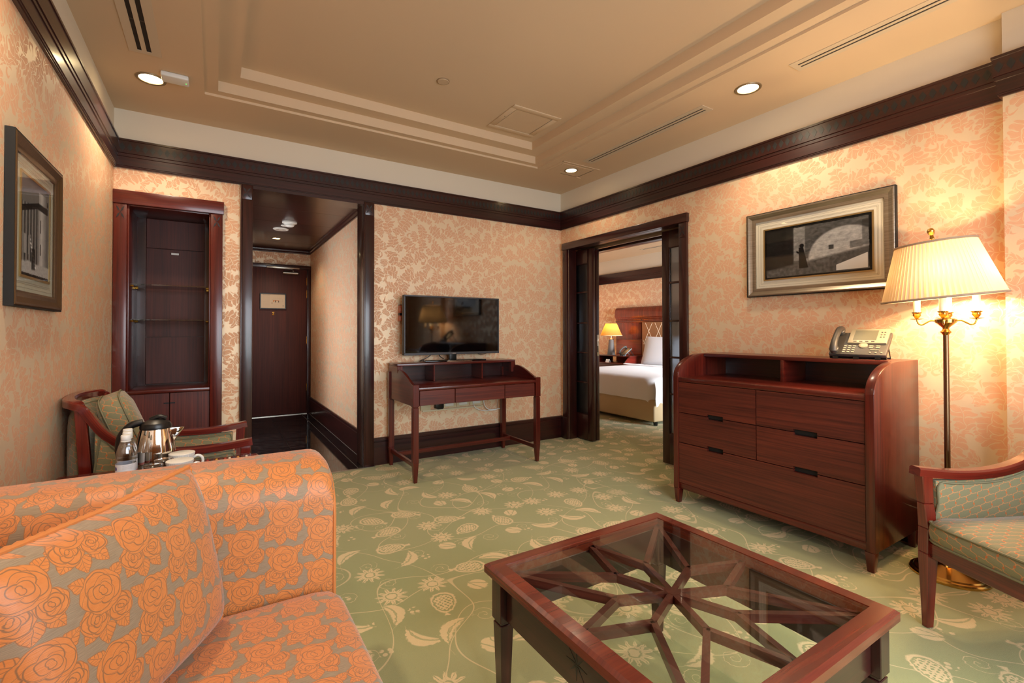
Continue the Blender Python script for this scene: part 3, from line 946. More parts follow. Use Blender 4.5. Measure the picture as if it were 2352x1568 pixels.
for (y0, y1, n) in ((YM + G, YB - .043, NL), (YA + .043, YM - G, NR)):
    m2 = MB().box(XF + .006, XF + .03, y0, y1, .425 + .014, .628 - .014)
    for (a, b) in ((y0, n[0]), (n[1], y1)):
        m2.box(XF + .006, XF + .03, a, b, .425, .439).box(XF + .006, XF + .03, a, b, .614, .628)
    d = t.part('drawer', m2, M_DRAWER, grain='y')
    t.part('finger_pull', B1(XF + .024, XF + .03, n[0], n[1], .41, .439), M_GAP, parent=d)
d = t.part('drawer', lower(YA + .043, YB - .043, .145, .420, [NL, NR]), M_DRAWER, grain='y')
for yy in (YA + .002, YB - .047):
    for xx in (XF, XB - .05):
        f = MB().hexa([(xx + .008, yy + .008, 0), (xx + .037, yy + .008, 0), (xx + .037, yy + .037, 0), (xx + .008, yy + .037, 0)],
                      [(xx, yy, .10), (xx + .048, yy, .10), (xx + .048, yy + .045, .10), (xx, yy + .045, .10)])
        t.part('foot', f, M_MAHOG, bevel=.002)

# ------------------------------------------------------------------ desk telephone on the chest
def phone(name, label, loc, rz, mat, s=1.0, full=True):
    """local: x towards the wall, y to the left of a user facing the wall"""
    T = Thing(name, label, 'telephone', loc, rz)
    M_PH, M_PHS = plain('phone_grey', (72, 67, 62), .45), plain('phone_silver', (168, 156, 132), .4, metal=.3)
    M_LCD = plain('phone_display', (104, 100, 82), .25)
    tl = math.radians(42)
    ca, sa = math.cos(tl), math.sin(tl)
    def q(u, v, w=0.0):          # u across (to the left), v up the sloping face, w out of the face
        return (s * (-.105 + v * ca - w * sa), s * u, s * (.028 + v * sa + w * ca))
    def slab(u0, u1, v0, v1, w0, w1):
        return MB().hexa([q(u0, v0, w0), q(u0, v1, w0), q(u1, v1, w0), q(u1, v0, w0)][::-1], [q(u0, v0, w1), q(u0, v1, w1), q(u1, v1, w1), q(u1, v0, w1)][::-1])
    b = T.part('body', slab(-.135, .135, 0, .185, -.022, 0), M_PH, bevel=.004)
    T.part('base_edge', slab(-.134, .134, -.002, .012, -.034, -.022), M_BLACK)
    T.part('rear_leg', MB().tube([q(-.11, .15, -.02), (s * .09, s * -.11, .004 * s), (s * .09, s * .11, .004 * s), q(.11, .15, -.02)], .005 * s, 6), M_BLACK)
    for u in (-.1, .0, .1):
        T.part('rubber_foot', MB().box(s * -.112, s * -.095, s * (u - .012), s * (u + .012), 0, s * .016), M_BLACK)
    # handset
    hs = []
    prof = [(.012, .016), (.03, .034), (.06, .045), (.10, .048), (.14, .045), (.17, .036), (.19, .018)]
    hm = MB()
    path = crom([q(.108, v, w) for v, w in prof], 5)
    n = len(path)
    rad = [s * (.022 - .006 * math.sin(PI * i / (n - 1))) for i in range(n)]
    h = T.part('handset', hm.tube(path, rad, 12), M_PH)
    for v in (.022, .176):
        hc = MB().lathe([(0, 0), (s * .021, 0), (s * .024, s * .02), (s * .012, s * .034)], (0, 0, 0), 16)
        ez, ex = Vector((-sa, 0, ca)), Vector((ca, 0, sa))
        o_ = Vector(q(.108, v, .004))
        hc.v = [tuple(o_ + ex * p[0] + Vector((0, 1, 0)) * p[1] + ez * p[2]) for p in hc.v]
        T.part('earpiece' if v > .1 else 'mouthpiece', hc, M_PH, parent=h)
    if full:
        dp = T.part('display_frame', slab(-.125, .058, .085, .205, -.012, .012), M_PHS, bevel=.003)
        T.part('screen', slab(-.075, .035, .108, .19, .012, .0125), M_LCD, parent=dp)
        for k in range(4):
            T.part('soft_key', slab(-.07 + k * .028, -.055 + k * .028, .094, .099, .012, .0135), M_PH, parent=dp)
        for k in range(3):
            for j in range(2):
                T.part('line_key', slab(-.096 - j * .014, -.089 - j * .014, .13 + k * .02, .136 + k * .02, .012, .0135), M_PH, parent=dp)
        nv = MB().lathe([(0, .009), (.014, .009), (.021, .006), (.022, 0)], (0, 0, 0), 20)
        ez, ex = Vector((-sa, 0, ca)), Vector((ca, 0, sa))
        o_ = Vector(q(-.02, .074, 0))
        nv.v = [tuple(o_ + (ex * p[0] + Vector((0, 1, 0)) * p[1] + ez * p[2]) * s) for p in nv.v]
        T.part('navigation_ring', nv, M_PHS)
        for r_ in range(4):
            for c_ in range(3):
                T.part('key', slab(.058 - c_ * .022, .071 - c_ * .022, .014 + r_ * .016, .023 + r_ * .016, 0, .004), M_PHS, bevel=.001, seg=1)
        for r_ in range(2):
            for c_ in range(2):
                T.part('function_key', slab(-.068 - c_ * .032, -.05 - c_ * .032, .052 + r_ * .013, .06 + r_ * .013, 0, .004), M_PHS)
        T.part('volume_key', slab(-.1, -.06, .034, .039, 0, .004), M_PHS)
        for k in range(3):
            T.part('small_key', slab(-.118 + k * .026, -.11 + k * .026, .014, .02, 0, .004), M_PHS)
    return T
phone('desk_phone', 'grey office telephone with a large screen on the chest of drawers', (-.165, -2.99, 1.035), 0.10, None)

# ------------------------------------------------------------------ framed pictures
def mk_print_street():
    m = Mat('street_print')
    u, v = m.uv()          # 0..1
    n1 = m.noise(m.vec(u * 3.0, v * 3.0), 6.0, 5.0, .65)
    n2 = m.noise(m.vec(u * 2.0, v), 14.0, 3.0)
    g = .42 + (n1 - .5) * .55
    # lit arch wall on the right, dark doorways on the left
    arch = below(hyp((u - .78) * 1.0, (v - .3) * .62), .34, .03)
    g = mx(g * .55, arch * (.62 + (n1 - .5) * .5))
    dark = below(u, .30, .02) * band(v, .18, 1.2, .03)
    g = g * (1.0 - dark * .72)
    beam = band(u, .30, .42, .02) * band(v, .3, 1.2, .04)
    g = mx(g, beam * (.42 + (n1 - .5) * .4))
    road = below(v - u * .28, .16, .05)
    g = g * (1.0 - road) + road * (.24 + (n2 - .5) * .25)
    kerb = band(v - u * .28, .14, .22, .02) * band(u, .4, .7, .02)
    g = mx(g, kerb * .5 * (n1 + .3))
    box_ = band(u, .635, .68, .01) * band(v, .45, .53, .01)
    box2 = band(u, .82, .93, .01) * band(v - u * .15, .3, .42, .01)
    doorr = band(u, .92, 1.0, .01) * band(v, .45, .9, .02)
    g = g * (1.0 - mx(mx(box_, box2 * .6), doorr * .6) * .7)
    # walking figure in a long coat
    bodyw = .022 + (.56 - v) * .055
    fig = mx(below(ab(u - .385 - (.4 - v) * .06), bodyw, .006) * band(v, .16, .56, .01), below(hyp((u - .383), (v - .59) * .55), .022, .006))
    arm = band(v + u * .9, .76, .80, .01) * band(u, .33, .385, .006)
    g = g * (1.0 - mx(fig, arm) * .88)
    wedge = below((1.0 - u) * .62 + v, .34, .008) * band(u, .7, .965, .004) * band(v, .05, .34, .005)
    g = mx(g, wedge * .82)
    edge = mx(mx(below(u, .018 + (n2 - .5) * .02, .004), 1.0 - below(u, .975 + (n2 - .5) * .02, .004)), mx(below(v, .03 + (n2 - .5) * .02, .006), 1.0 - below(v, .955 + (n2 - .5) * .03, .006)))
    g = g * (1.0 - edge * .92)
    c = m.n('CombineColor')
    for i, k in enumerate((1.0, .96, .90)):
        m.put(c.inputs[i], power(sat(g), 1.7) * k)
    return m.pbr(c.outputs[0], .5, spec=.2)
def mk_print_tower():
    m = Mat('tower_print')
    u, v = m.uv()
    n1 = m.noise(m.vec(u, v), 9.0, 4.0, .6)
    n2 = m.noise(m.vec(u, v), 30.0, 2.0)
    g = .32 + v * .05 + (n1 - .5) * .06
    facade = below(v - (1.0 - u) * -.05, .78, .01) * below(u, .62, .01)
    bays = below(sin(u * 62.0), .1, .5)
    g = g * (1.0 - facade) + facade * (.18 + bays * .25 + (n2 - .5) * .1)
    eave = band(v - u * .22, .62, .68, .01) * below(u, .95, .01)
    g = g * (1.0 - eave * .85)
    arches = band(v, .22, .42, .01) * below(u, .28, .01)
    g = mx(g, arches * (.55 - below(ab(fract(u * 7.0) - .5), .22, .03) * .45))
    drum = below(ab(u - .76), .155, .012) * band(v, .06, .93, .01)
    lit = .78 - ab(u - .71) * 2.2 + (n1 - .5) * .15
    g = g * (1.0 - drum) + drum * lit
    collar = below(ab(u - .76), .19, .01) * band(v, .74, .81, .015)
    g = g * (1.0 - collar * .85)
    slot = band(u, .66, .69, .004) * mx(band(v, .5, .64, .01), band(v, .26, .38, .01))
    g = g * (1.0 - slot * .8)
    ground = below(v, .15 + (n1 - .5) * .05, .02)
    g = g * (1.0 - ground) + ground * (.66 + (n2 - .5) * .2)
    stairs = band(v + u * 1.6, .82, .92, .01) * band(u, .3, .58, .01) * band(v, .1, .5, .01)
    g = g * (1.0 - stairs * .3) + stairs * (.3 + below(sin(v * 160.0), 0.0, .4) * .3)
    fig = below(ab(u - .42), .06, .01) * band(v, .08, .3, .02)
    g = g * (1.0 - fig * .75)
    edge = below(v, .03 + (n2 - .5) * .03, .006)
    g = g * (1.0 - edge * .9)
    c = m.n('CombineColor')
    for i, k in enumerate((1.0, .97, .93)):
        m.put(c.inputs[i], power(sat(g), 1.7) * k)
    return m.pbr(c.outputs[0], .5, spec=.2)
def mk_pewter():
    m = Mat('pewter_frame')
    u, v = m.uv()
    n1 = m.noise(m.vec(u * 3.0, v * 160.0), 1.0, 3.0)
    n2 = m.noise(m.vec(u * 14.0, v * 2.0), 1.0, 2.0)
    c = m.mix(sat(n1 * .8 + n2 * .2), lin(112, 96, 76), lin(188, 176, 158))
    return m.pbr(c, .32, metal=.75)
def mk_bronze():
    m = Mat('bronzed_frame')
    u, v = m.uv()
    n1 = m.noise(m.vec(u * 3.0, v * 160.0), 1.0, 3.0)
    c = m.mix(n1, lin(62, 44, 28), lin(116, 88, 58))
    return m.pbr(c, .35, metal=.5)
M_PEW, M_BRZ = mk_pewter(), mk_bronze()
M_MATB = plain('mat_board', (232, 222, 200), .8, spec=.1)
M_MATL = plain('mat_line', (176, 164, 140), .8)
M_MATG = plain('mat_board_grey', (196, 192, 170), .8, spec=.1)
M_GILT = plain('gilt_fillet', (196, 168, 112), .3, metal=.8)
def picture(name, label, wall, a0, a1, z0, z1, depth, fw, fmat, mmat, pmat, ia, ib, iz0, iz1):
    """wall 'R': x=0 facing -x, horizontal coord -y grows to the right; wall 'L': x=XL facing +x"""
    X0, sg = (0.0, -1) if wall == 'R' else (XL, 1)
    T = Thing(name, label, 'picture', (X0, (a0 + a1) / 2, z0), world=True)
    def bx(ya, yb, za, zb, d0, d1):
        return B1(X0 + sg * d0, X0 + sg * d1, ya, yb, za, zb)
    # moulding : mitred ring of (inset, out) profile
    prof = [(0, .002), (0, depth * .86), (fw * .08, depth), (fw * .2, depth), (fw * .3, depth * .88), (fw * .6, depth * .62), (fw * .8, depth * .66), (fw, depth * .55), (fw, depth * .40), (fw, .002)]
    vs, fs, K = [], [], len(prof)
    for ca, cz, sa_, sz_ in ((a0, z0, 1, 1), (a1, z0, -1, 1), (a1, z1, -1, -1), (a0, z1, 1, -1)):
        for i, d in prof:
            vs.append((X0 + sg * d, ca + sa_ * i, cz + sz_ * i))
    for c in range(4):
        for k in range(K - 1):
            fs.append((c * K + k, ((c + 1) % 4) * K + k, ((c + 1) % 4) * K + k + 1, c * K + k + 1))
    fr = T.part('frame', MB().add(vs, fs), fmat, smooth=.5)
    rim = MB()
    for ya, yb, za, zb in ((a0 - .004, a1 + .004, z0 - .004, z0), (a0 - .004, a1 + .004, z1, z1 + .004), (a0 - .004, a0, z0, z1), (a1, a1 + .004, z0, z1)):
        rim.add(*[(x_.v, x_.f) for x_ in [bx(ya, yb, za, zb, .001, depth * .9)]][0])
    T.part('frame_edge', rim, M_BLACKMATTE)
    md = depth * .30
    T.part('mat_board', bx(a0 + fw, a1 - fw, z0 + fw, z1 - fw, .004, md), mmat)
    for k, off in enumerate((.026, .032, .046)):
        ln = MB()
        for ya, yb, za, zb in ((ia - off, ib + off, iz0 - off, iz0 - off + .0015), (ia - off, ib + off, iz1 + off, iz1 + off + .0015), (ia - off, ia - off + .0015, iz0 - off, iz1 + off), (ib + off, ib + off + .0015, iz0 - off, iz1 + off)):
            s_ = bx(ya, yb, za, zb, md, md + .0006)
            ln.add(s_.v, s_.f)
        T.part('ruled_line', ln, M_MATL)
    fl = MB()
    for ya, yb, za, zb in ((ia - .009, ib + .009, iz0 - .009, iz0), (ia - .009, ib + .009, iz1, iz1 + .009), (ia - .009, ia, iz0, iz1), (ib, ib + .009, iz0, iz1)):
        s_ = bx(ya, yb, za, zb, md, md + .005)
        fl.add(s_.v, s_.f)
    T.part('fillet', fl, M_GILT)
    xx = X0 + sg * (md + .002)
    # print, uv 0..1 with u to the viewer's right
    if wall == 'R':
        q = [(xx, ib, iz0), (xx, ia, iz0), (xx, ia, iz1), (xx, ib, iz1)]
    else:
        q = [(xx, ia, iz0), (xx, ib, iz0), (xx, ib, iz1), (xx, ia, iz1)]
    T.part('photograph', MB().add(q, [(0, 1, 2, 3)], [(0, 0), (1, 0), (1, 1), (0, 1)]), pmat)
    T.part('glass', bx(a0 + fw * .9, a1 - fw * .9, z0 + fw * .9, z1 - fw * .9, depth * .47, depth * .52), M_PICGLASS)
    return T
picture('framed_picture', 'wide pewter framed street photograph hung above the chest of drawers', 'R', -3.107, -2.225, 1.447, 2.036, .034, .056, M_PEW, M_MATB, mk_print_street(), -2.990, -2.346, 1.563, 1.912)
picture('framed_picture', 'square bronze framed photograph of a white tower hung above the left armchair', 'L', -1.982, -1.408, 1.289, 1.889, .030, .055, M_BRZ, M_MATG, mk_print_tower(), -1.862, -1.528, 1.405, 1.775)

# ------------------------------------------------------------------ writing desk
t = Thing('writing_desk', 'mahogany writing desk with a raised rear shelf under the television', 'desk', (-1.41, -.37, 0), world=True)
DX0, DX1, DYF, DYB = -2.03, -.795, -.695, -.045
for xx in (DX0, DX1 - .052):
    for yy in (DYF, DYB - .052):
        ztop = .775 if yy == DYF else .84
        lg = MB().hexa([(xx + .012, yy + .012, 0), (xx + .040, yy + .012, 0), (xx + .040, yy + .040, 0), (xx + .012, yy + .040, 0)],
                       [(xx + .003, yy + .003, .16), (xx + .049, yy + .003, .16), (xx + .049, yy + .049, .16), (xx + .003, yy + .049, .16)])
        lg.box(xx + .003, xx + .049, yy + .003, yy + .049, .16, .592).box(xx + .006, xx + .046, yy + .006, yy + .046, .592, .600).box(xx, xx + .052, yy, yy + .052, .600, ztop)
        t.part('leg', lg, M_MAHOG, bevel=.002, seg=1, grain='z')
t.part('desktop', B1(DX0 + .03, DX1 - .03, DYF + .008, DYB, .727, .750), M_MAHOG, bevel=.003)
for s, xx in ((-1, DX0 + .012), (1, DX1 - .034)):
    prof = [(DYB, .60), (DYF + .05, .60), (DYF + .05, .765)]
    for k in range(9):
        q = k / 8
        prof.append((DYF + .05 + q * .33, .775 + .095 * math.sin(q * PI / 2) ** 1.2))
    prof += [(-.285, .84), (-.285, .8955), (DYB, .8955)]
    t.part('side_panel', MB().prism(prof, 'x', xx, xx + .022), M_MAHOG, bevel=.002, seg=1, grain='y')
t.part('apron_back', B1(DX0 + .05, DX1 - .05, DYB - .03, DYB - .012, .61, .727), M_MAHOG_D)
DW = [(-1.970, -1.663), (-1.657, -1.178), (-1.172, -.855)]
for a, b in DW:
    t.part('drawer', B1(a, b, DYF + .012, DYF + .035, .606, .724), M_DRAWER, bevel=.002, seg=1, grain='x')
t.part('drawer_rail', B1(DX0 + .05, DX1 - .05, DYF + .036, DYF + .05, .604, .727), M_GAP)
t.part('shelf_top', B1(DX0 + .012, DX1 - .012, -.285, DYB, .896, .918), M_MAHOG, bevel=.003)
t.part('shelf_back', B1(DX0 + .034, DX1 - .034, DYB - .02, DYB, .75, .896), M_MAHOG_D)
for xx in (-1.672, -1.178):
    t.part('shelf_divider', B1(xx - .007, xx + .007, -.275, DYB - .02, .75, .896), M_MAHOG, bevel=.002, seg=1)
for xx in (DX0 + .034, DX1 - .062):
    t.part('shelf_cheek', B1(xx, xx + .028, -.285, -.245, .80, .896), M_MAHOG, bevel=.002, seg=1)
for xx in (DX0 + .018, DX1 - .040):
    t.part('side_stretcher', B1(xx, xx + .022, DYF + .049, DYB - .049, .115, .150), M_MAHOG, bevel=.002, seg=1)
t.part('long_stretcher', B1(DX0 + .04, DX1 - .04, -.235, -.207, .113, .148), M_MAHOG, bevel=.002, seg=1)

# ------------------------------------------------------------------ television
def mk_screen():
    m = Mat('tv_screen')
    return m.pbr(lin(6, 5, 6), .05, spec=.5)
t = Thing('television', 'black flat screen television standing on the writing desk', 'television', (-1.42, -.13, .918), world=True)
TX0, TX1, TZ0, TZ1, TY = -1.918, -.925, .982, 1.529, -.155
t.part('housing', B1(TX0, TX1, TY + .002, TY + .045, TZ0, TZ1), M_BLACK, bevel=.006)
bz = MB().box(TX0, TX1, TY - .012, TY + .002, TZ0, TZ0 + .022).box(TX0, TX1, TY - .012, TY + .002, TZ1 - .014, TZ1).box(TX0, TX0 + .014, TY - .012, TY + .002, TZ0 + .022, TZ1 - .014).box(TX1 - .014, TX1, TY - .012, TY + .002, TZ0 + .022, TZ1 - .014)
t.part('bezel', bz, plain('bezel_grey', (72, 72, 76), .4, metal=.4), bevel=.002, seg=1)
t.part('screen', B1(TX0 + .014, TX1 - .014, TY - .006, TY + .002, TZ0 + .022, TZ1 - .014), mk_screen())
t.part('logo', B1(-1.44, -1.405, TY - .0128, TY - .012, TZ0 + .008, TZ0 + .013), M_STEEL)
t.part('stand_neck', B1(-1.46, -1.385, TY + .01, TY + .04, .93, TZ0 + .05), M_BLACK, bevel=.006)
t.part('stand_base', MB().prism([(-1.735, -.215), (-1.10, -.215), (-1.13, -.065), (-1.70, -.065)], 'z', .918, .932), plain('gloss_black', (10, 10, 11), .08), bevel=.004)
t.part('stand_trim', B1(-1.52, -1.26, -.219, -.214, .919, .925), M_CHROME)
t.part('cable', MB().tube(crom([(-1.60, -.09, 1.02), (-1.63, -.07, .97), (-1.68, -.06, .94), (-1.72, -.05, .922)], 6), .004, 6), M_BLACK)
t.part('cable', MB().tube(crom([(-1.55, -.09, 1.02), (-1.53, -.07, .965), (-1.49, -.07, .938)], 6), .004, 6), M_BLACK)
t.part('cable', MB().tube(crom([(-1.02, -.10, .99), (-1.05, -.08, .972), (-1.10, -.07, .970), (-1.13, -.09, .985)], 6), .003, 6), M_BLACK)

t = Thing('wall_speaker', 'small wooden wall unit with a dark band and red lights left of the television', 'wall unit', (-1.885, 0, 1.29), world=True)
M_ORW = wood('orange_veneer', (150, 70, 36), (190, 104, 60), rough=.35, coat=.2)
t.part('lower_block', B1(-1.918, -1.835, -.045, -.001, 1.292, 1.347), M_ORW, bevel=.006)
t.part('dark_band', B1(-1.914, -1.835, -.040, -.001, 1.347, 1.368), M_BLACK)
t.part('upper_block', B1(-1.918, -1.835, -.045, -.001, 1.368, 1.440), M_ORW, bevel=.006)
t.part('cap', B1(-1.914, -1.835, -.040, -.001, 1.440, 1.446), M_BLACK)
for z in (1.374, 1.395, 1.417):
    t.part('indicator', MB().lathe([(.004, -.047), (.004, -.045)], (-1.868, 0, z), 8, 'y'), M_RED)

# sockets, black plug and loose cables under the desk
for k, xx in enumerate((-1.40, -1.25, -1.10)):
    s_ = Thing('wall_socket', ['cream wall socket left of the other two under the desk', 'cream wall socket between two others under the desk', 'cream wall socket right of the other two under the desk'][k], 'socket', (xx, 0, .455), world=True, group='sockets under the desk')
    s_.part('plate', B1(xx - .07, xx + .07, -.010, -.0005, .455, .54), plain('cream_plastic', (222, 206, 170), .4), bevel=.003)
    s_.part('insert', B1(xx - .045, xx + .045, -.013, -.010, .47, .525), M_WHITE, bevel=.002)
s_ = Thing('cable_trunking', 'cream plastic cable trunking along the wall under the desk', 'trunking', (-1.5, 0, .44), world=True)
s_.part('channel', B1(-1.68, -1.02, -.014, -.0005, .432, .448), plain('cream_plastic', (222, 206, 170), .4), bevel=.003)
s_.part('end_box', B1(-1.70, -1.60, -.022, -.0005, .448, .53), plain('cream_plastic', (222, 206, 170), .4), bevel=.003)
s_ = Thing('power_adapter', 'black plug-in power adapter beside the sockets under the desk', 'adapter', (-1.50, 0, .46), world=True)
s_.part('body', B1(-1.56, -1.475, -.05, -.0005, .460, .53), M_BLACK, bevel=.004)
s_.part('prong_plate', B1(-1.53, -1.475, -.035, -.0005, .4495, .460), M_BLACK)
s_ = Thing('network_cable', 'looped pale cable with a connector hanging under the desk', 'cable', (-.93, -.03, .40), world=True)
s_.part('lead', MB().tube(crom([(-1.03, -.03, .60), (-1.03, -.03, .52), (-1.02, -.035, .45), (-.98, -.04, .405), (-.92, -.04, .395), (-.86, -.04, .40), (-.815, -.04, .40), (-.80, -.04, .42), (-.815, -.04, .437), (-.835, -.04, .425)], 6), .0045, 6), M_WHITE)
s_.part('slack_loop', MB().tube(crom([(-1.14, -.02, .48), (-1.12, -.022, .43), (-1.04, -.025, .395), (-.95, -.03, .388), (-.88, -.035, .39)], 6), .0045, 6), M_WHITE)
s_.part('connector', B1(-.96, -.90, -.046, -.034, .389, .402), M_WHITE, bevel=.002)
s_.part('thin_black_lead', MB().tube(crom([(-.855, -.04, .61), (-.865, -.04, .5), (-.87, -.04, .41)], 6), .002, 6), M_BLACK)

# ------------------------------------------------------------------ built-in display niche
t = Thing('display_cabinet', 'built-in dark wood display cabinet with glass shelves in the back wall', 'cabinet', (-3.63, .17, 0), world=True)
NX0, NX1, ND = -3.883, -3.385, .40
t.part('side_jamb', MB().box(-3.958, NX0, -.028, -.0005, 0, 2.095).box(NX0 - .001, NX0 + .012, -.01, ND, .78, 2.10), M_MAHOG, bevel=.003, grain='z')
t.part('side_jamb', MB().box(NX1, -3.308, -.028, -.0005, 0, 2.095).box(NX1 - .012, NX1 + .001, -.01, ND, .78, 2.10), M_MAHOG, bevel=.003, grain='z')
hd = t.part('head', MB().box(-3.960, -3.300, -.036, -.0005, 2.095, 2.19).box(NX0, NX1, -.001, ND, 2.088, 2.10), M_MAHOG, bevel=.003, grain='x')
for xx in (-3.920, -3.347):
    t.part('cross_inlay', xinlay(xx, 2.035, .024, .045, -.0285), M_INLAY)
t.part('back_stile', MB().box(NX0 + .012, -3.815, ND - .022, ND, .78, 2.088).box(-3.430, NX1 - .012, ND - .022, ND, .78, 2.088), M_MAHOG_D, grain='z')
for z0, z1 in ((.79, 1.155), (1.159, 1.855), (1.859, 2.088)):
    t.part('back_panel', B1(-3.814, -3.431, ND - .014, ND, z0, z1), M_DOORW, bevel=.0015, seg=1, grain='z')
t.part('name_plate', B1(-3.655, -3.605, ND - .016, ND - .0145, 1.815, 1.83), M_WHITE)
t.part('ledge', B1(NX0, NX1, -.012, ND, .755, .78), M_MAHOG, bevel=.003, grain='x')
t.part('lower_carcass', B1(NX0, NX1, .02, .18, .0, .755), M_GAP)
for a, b, hx in ((NX0 + .002, -3.636, -3.650), (-3.632, NX1 - .002, -3.618)):
    d = t.part('cabinet_door', B1(a, b, 0, .02, .07, .752), M_DRAWER, bevel=.002, seg=1, grain='z')
    t.part('pull', B1(hx - .018, hx + .018, -.006, 0, .675, .683), M_BLACK, parent=d)
t.part('plinth', B1(NX0, NX1, .01, .03, 0, .07), M_MAHOG_D)
t.part('outer_shell', MB().box(NX0 - .02, NX0 - .002, .2, ND + .02, .7, 2.14).box(NX1 + .002, NX1 + .02, .2, ND + .02, .7, 2.14).box(NX0 - .02, NX1 + .02, ND + .001, ND + .02, .7, 2.14).box(NX0 - .02, NX1 + .02, .2, ND + .02, 2.102, 2.14).box(NX0 - .02, NX1 + .02, .185, ND + .02, .70, .753), M_MAHOG_D)  # unseen boards added round the niche to keep stray sky light out
for z in (1.534, 1.281):
    s_ = t.part('glass_shelf', B1(NX0 + .014, NX1 - .014, .02, ND - .03, z, z + .008), M_SHELFGLASS)
    for xx in (NX0 + .012, NX1 - .030):
        for yy in (.06, .30):
            t.part('shelf_pin', MB().lathe([(.006, xx), (.006, xx + .018)], (0, yy, z - .006), 8, 'x'), M_BRASS, parent=s_)

# ------------------------------------------------------------------ evacuation plan on the entry door
def mk_plan():
    m = Mat('plan_print')
    u, v = m.uv()
    lines = mx(below(ab(fract(v * 17.0) - .5), .1, .05) * band(u, .08, .36, .02) * band(v, .1, .92, .02), band(v, .92, .96, .01) * band(u, .08, .4, .01))
    rooms = below(mn(ab(fract(u * 14.0) - .5), ab(fract(v * 9.0) - .5)), .05, .03) * below(hyp((u - .68) * 1.0, (v - .55) * .9), .24, .02)
    g = m.mix(mx(lines, rooms) * .25, lin(226, 206, 180), lin(110, 96, 90))
    bar = mx(band(v, .54, .575, .008) * band(u, .5, .74, .005), band(u, .5, .545, .01) * band(v, .45, .57, .01))
    g = m.mix(bar, g, lin(214, 138, 70))
    dk = mx(band(u, .58, .62, .006) * band(v, .42, .55, .01), band(u, .71, .745, .006) * band(v, .42, .53, .01))
    dk = mx(dk, band(u, .43, .48, .006) * band(v, .34, .38, .01))
    dk = mx(dk, below(hyp(u - .92, v - .18), .022, .006))
    g = m.mix(dk, g, lin(92, 60, 40))
    return m.pbr(g, .5)
t = Thing('evacuation_plan', 'small black framed evacuation plan fixed to the entry door', 'sign', (-2.65, 3.22, 1.52), world=True)
t.part('frame', MB().box(-2.823, -2.484, 3.198, 3.2215, 1.523, 1.537).box(-2.823, -2.484, 3.198, 3.2215, 1.737, 1.751).box(-2.823, -2.809, 3.198, 3.2215, 1.537, 1.737).box(-2.498, -2.484, 3.198, 3.2215, 1.537, 1.737), M_BLACK, bevel=.002, seg=1)
t.part('plan_sheet', MB().add([(-2.809, 3.21, 1.537), (-2.498, 3.21, 1.537), (-2.498, 3.21, 1.737), (-2.809, 3.21, 1.737)], [(0, 1, 2, 3)], [(0, 0), (1, 0), (1, 1), (0, 1)]), mk_plan())
t.part('backing', B1(-2.812, -2.495, 3.212, 3.2215, 1.534, 1.74), M_BLACK)

# ------------------------------------------------------------------ ceiling fittings
def downlight(label, x, y, z, r, watts, panel=None, angle=2.4):
    T = Thing('downlight', label, 'light', (x, y, z), group='recessed downlights')
    T.part('trim_ring', MB().lathe([(r * .78, .004), (r * .8, -.004), (r, -.005), (r * 1.03, 0)], (0, 0, 0), 32, cap=False), plain('lamp_ring', (150, 128, 96), .4, metal=.4))
    T.part('glow_disc', MB().lathe([(0, -.0006), (r * .78, -.0006)], (0, 0, 0), 28, cap=False), M_LED)
    l = lamp('downlight_lamp', 'SPOT', (x, y, z - .02), watts, WARM, shadow_soft_size=r * .8, spot_size=angle, spot_blend=.7)
    return T
downlight('recessed downlight by the white box near the left wall', -3.70, -.597, ZC, .078, DOWN_W * 1.25)
downlight('recessed downlight in the access panel near the back corner', -.414, -.684, ZC, .066, DOWN_W * .4)
downlight('recessed downlight between the two slot vents above the right wall', -.432, -2.478, ZC, .078, DOWN_W * 1.2)
downlight('recessed downlight in the dark wood hall ceiling', -2.69, 2.45, 2.40, .055, HALL_W)
added_lamps = [(-3.70, -2.55), (-3.70, -4.4), (-.43, -4.5)]  # downlights out of view, added to give the room more light
for k, (x, y) in enumerate(added_lamps):
    downlight(['added unseen downlight above the sofa', 'added unseen downlight behind the sofa by the left wall', 'added unseen downlight above the right armchair'][k], x, y, ZC, .078, DOWN_W * (2.4, 1.6, .7)[k])

def slot_vent(label, x0, x1, y0, y1, z, slots):
    T = Thing('slot_vent', label, 'vent', ((x0 + x1) / 2, (y0 + y1) / 2, z), world=True, group='ceiling slot vents')
    M_V = plain('vent_paint', (214, 194, 166), .5)
    fr = MB().box(x0, x1, y0, y0 + .03, z - .004, z).box(x0, x1, y1 - .03, y1, z - .004, z)
    xs = [x0] + [q for s in slots for q in s] + [x1]
    for i in range(0, len(xs), 2):
        fr.box(xs[i], xs[i + 1], y0 + .03, y1 - .03, z - .004, z)
    T.part('frame', fr, M_V)
    for a, b in slots:
        T.part('slot', B1(a, b, y0 + .03, y1 - .03, z - .0012, z - .0004), plain('vent_dark', (34, 24, 16), .8))
        n = max(1, int((y1 - y0) / .3))
        for k in range(1, n):
            yy = y0 + (y1 - y0) * k / n
            T.part('slat', B1(a, b, yy - .004, yy + .004, z - .003, z - .0012), plain('vent_fin', (70, 54, 38), .6))
    return T
slot_vent('twin slot air vent in the ceiling near the left wall', -3.768, -3.62, -2.6, -.91, ZC, [(-3.728, -3.708), (-3.686, -3.664)])
slot_vent('twin slot air vent in the ceiling over the bedroom doorway', -.488, -.368, -2.185, -.93, ZC, [(-.452, -.438), (-.418, -.404)])
slot_vent('twin slot air vent in the ceiling above the floor lamp', -.488, -.368, -4.2, -2.76, ZC, [(-.452, -.438), (-.418, -.404)])
slot_vent('slot air vent in the bedroom ceiling', 3.0, 3.09, -.4, 1.55, BZ, [(3.03, 3.06)])

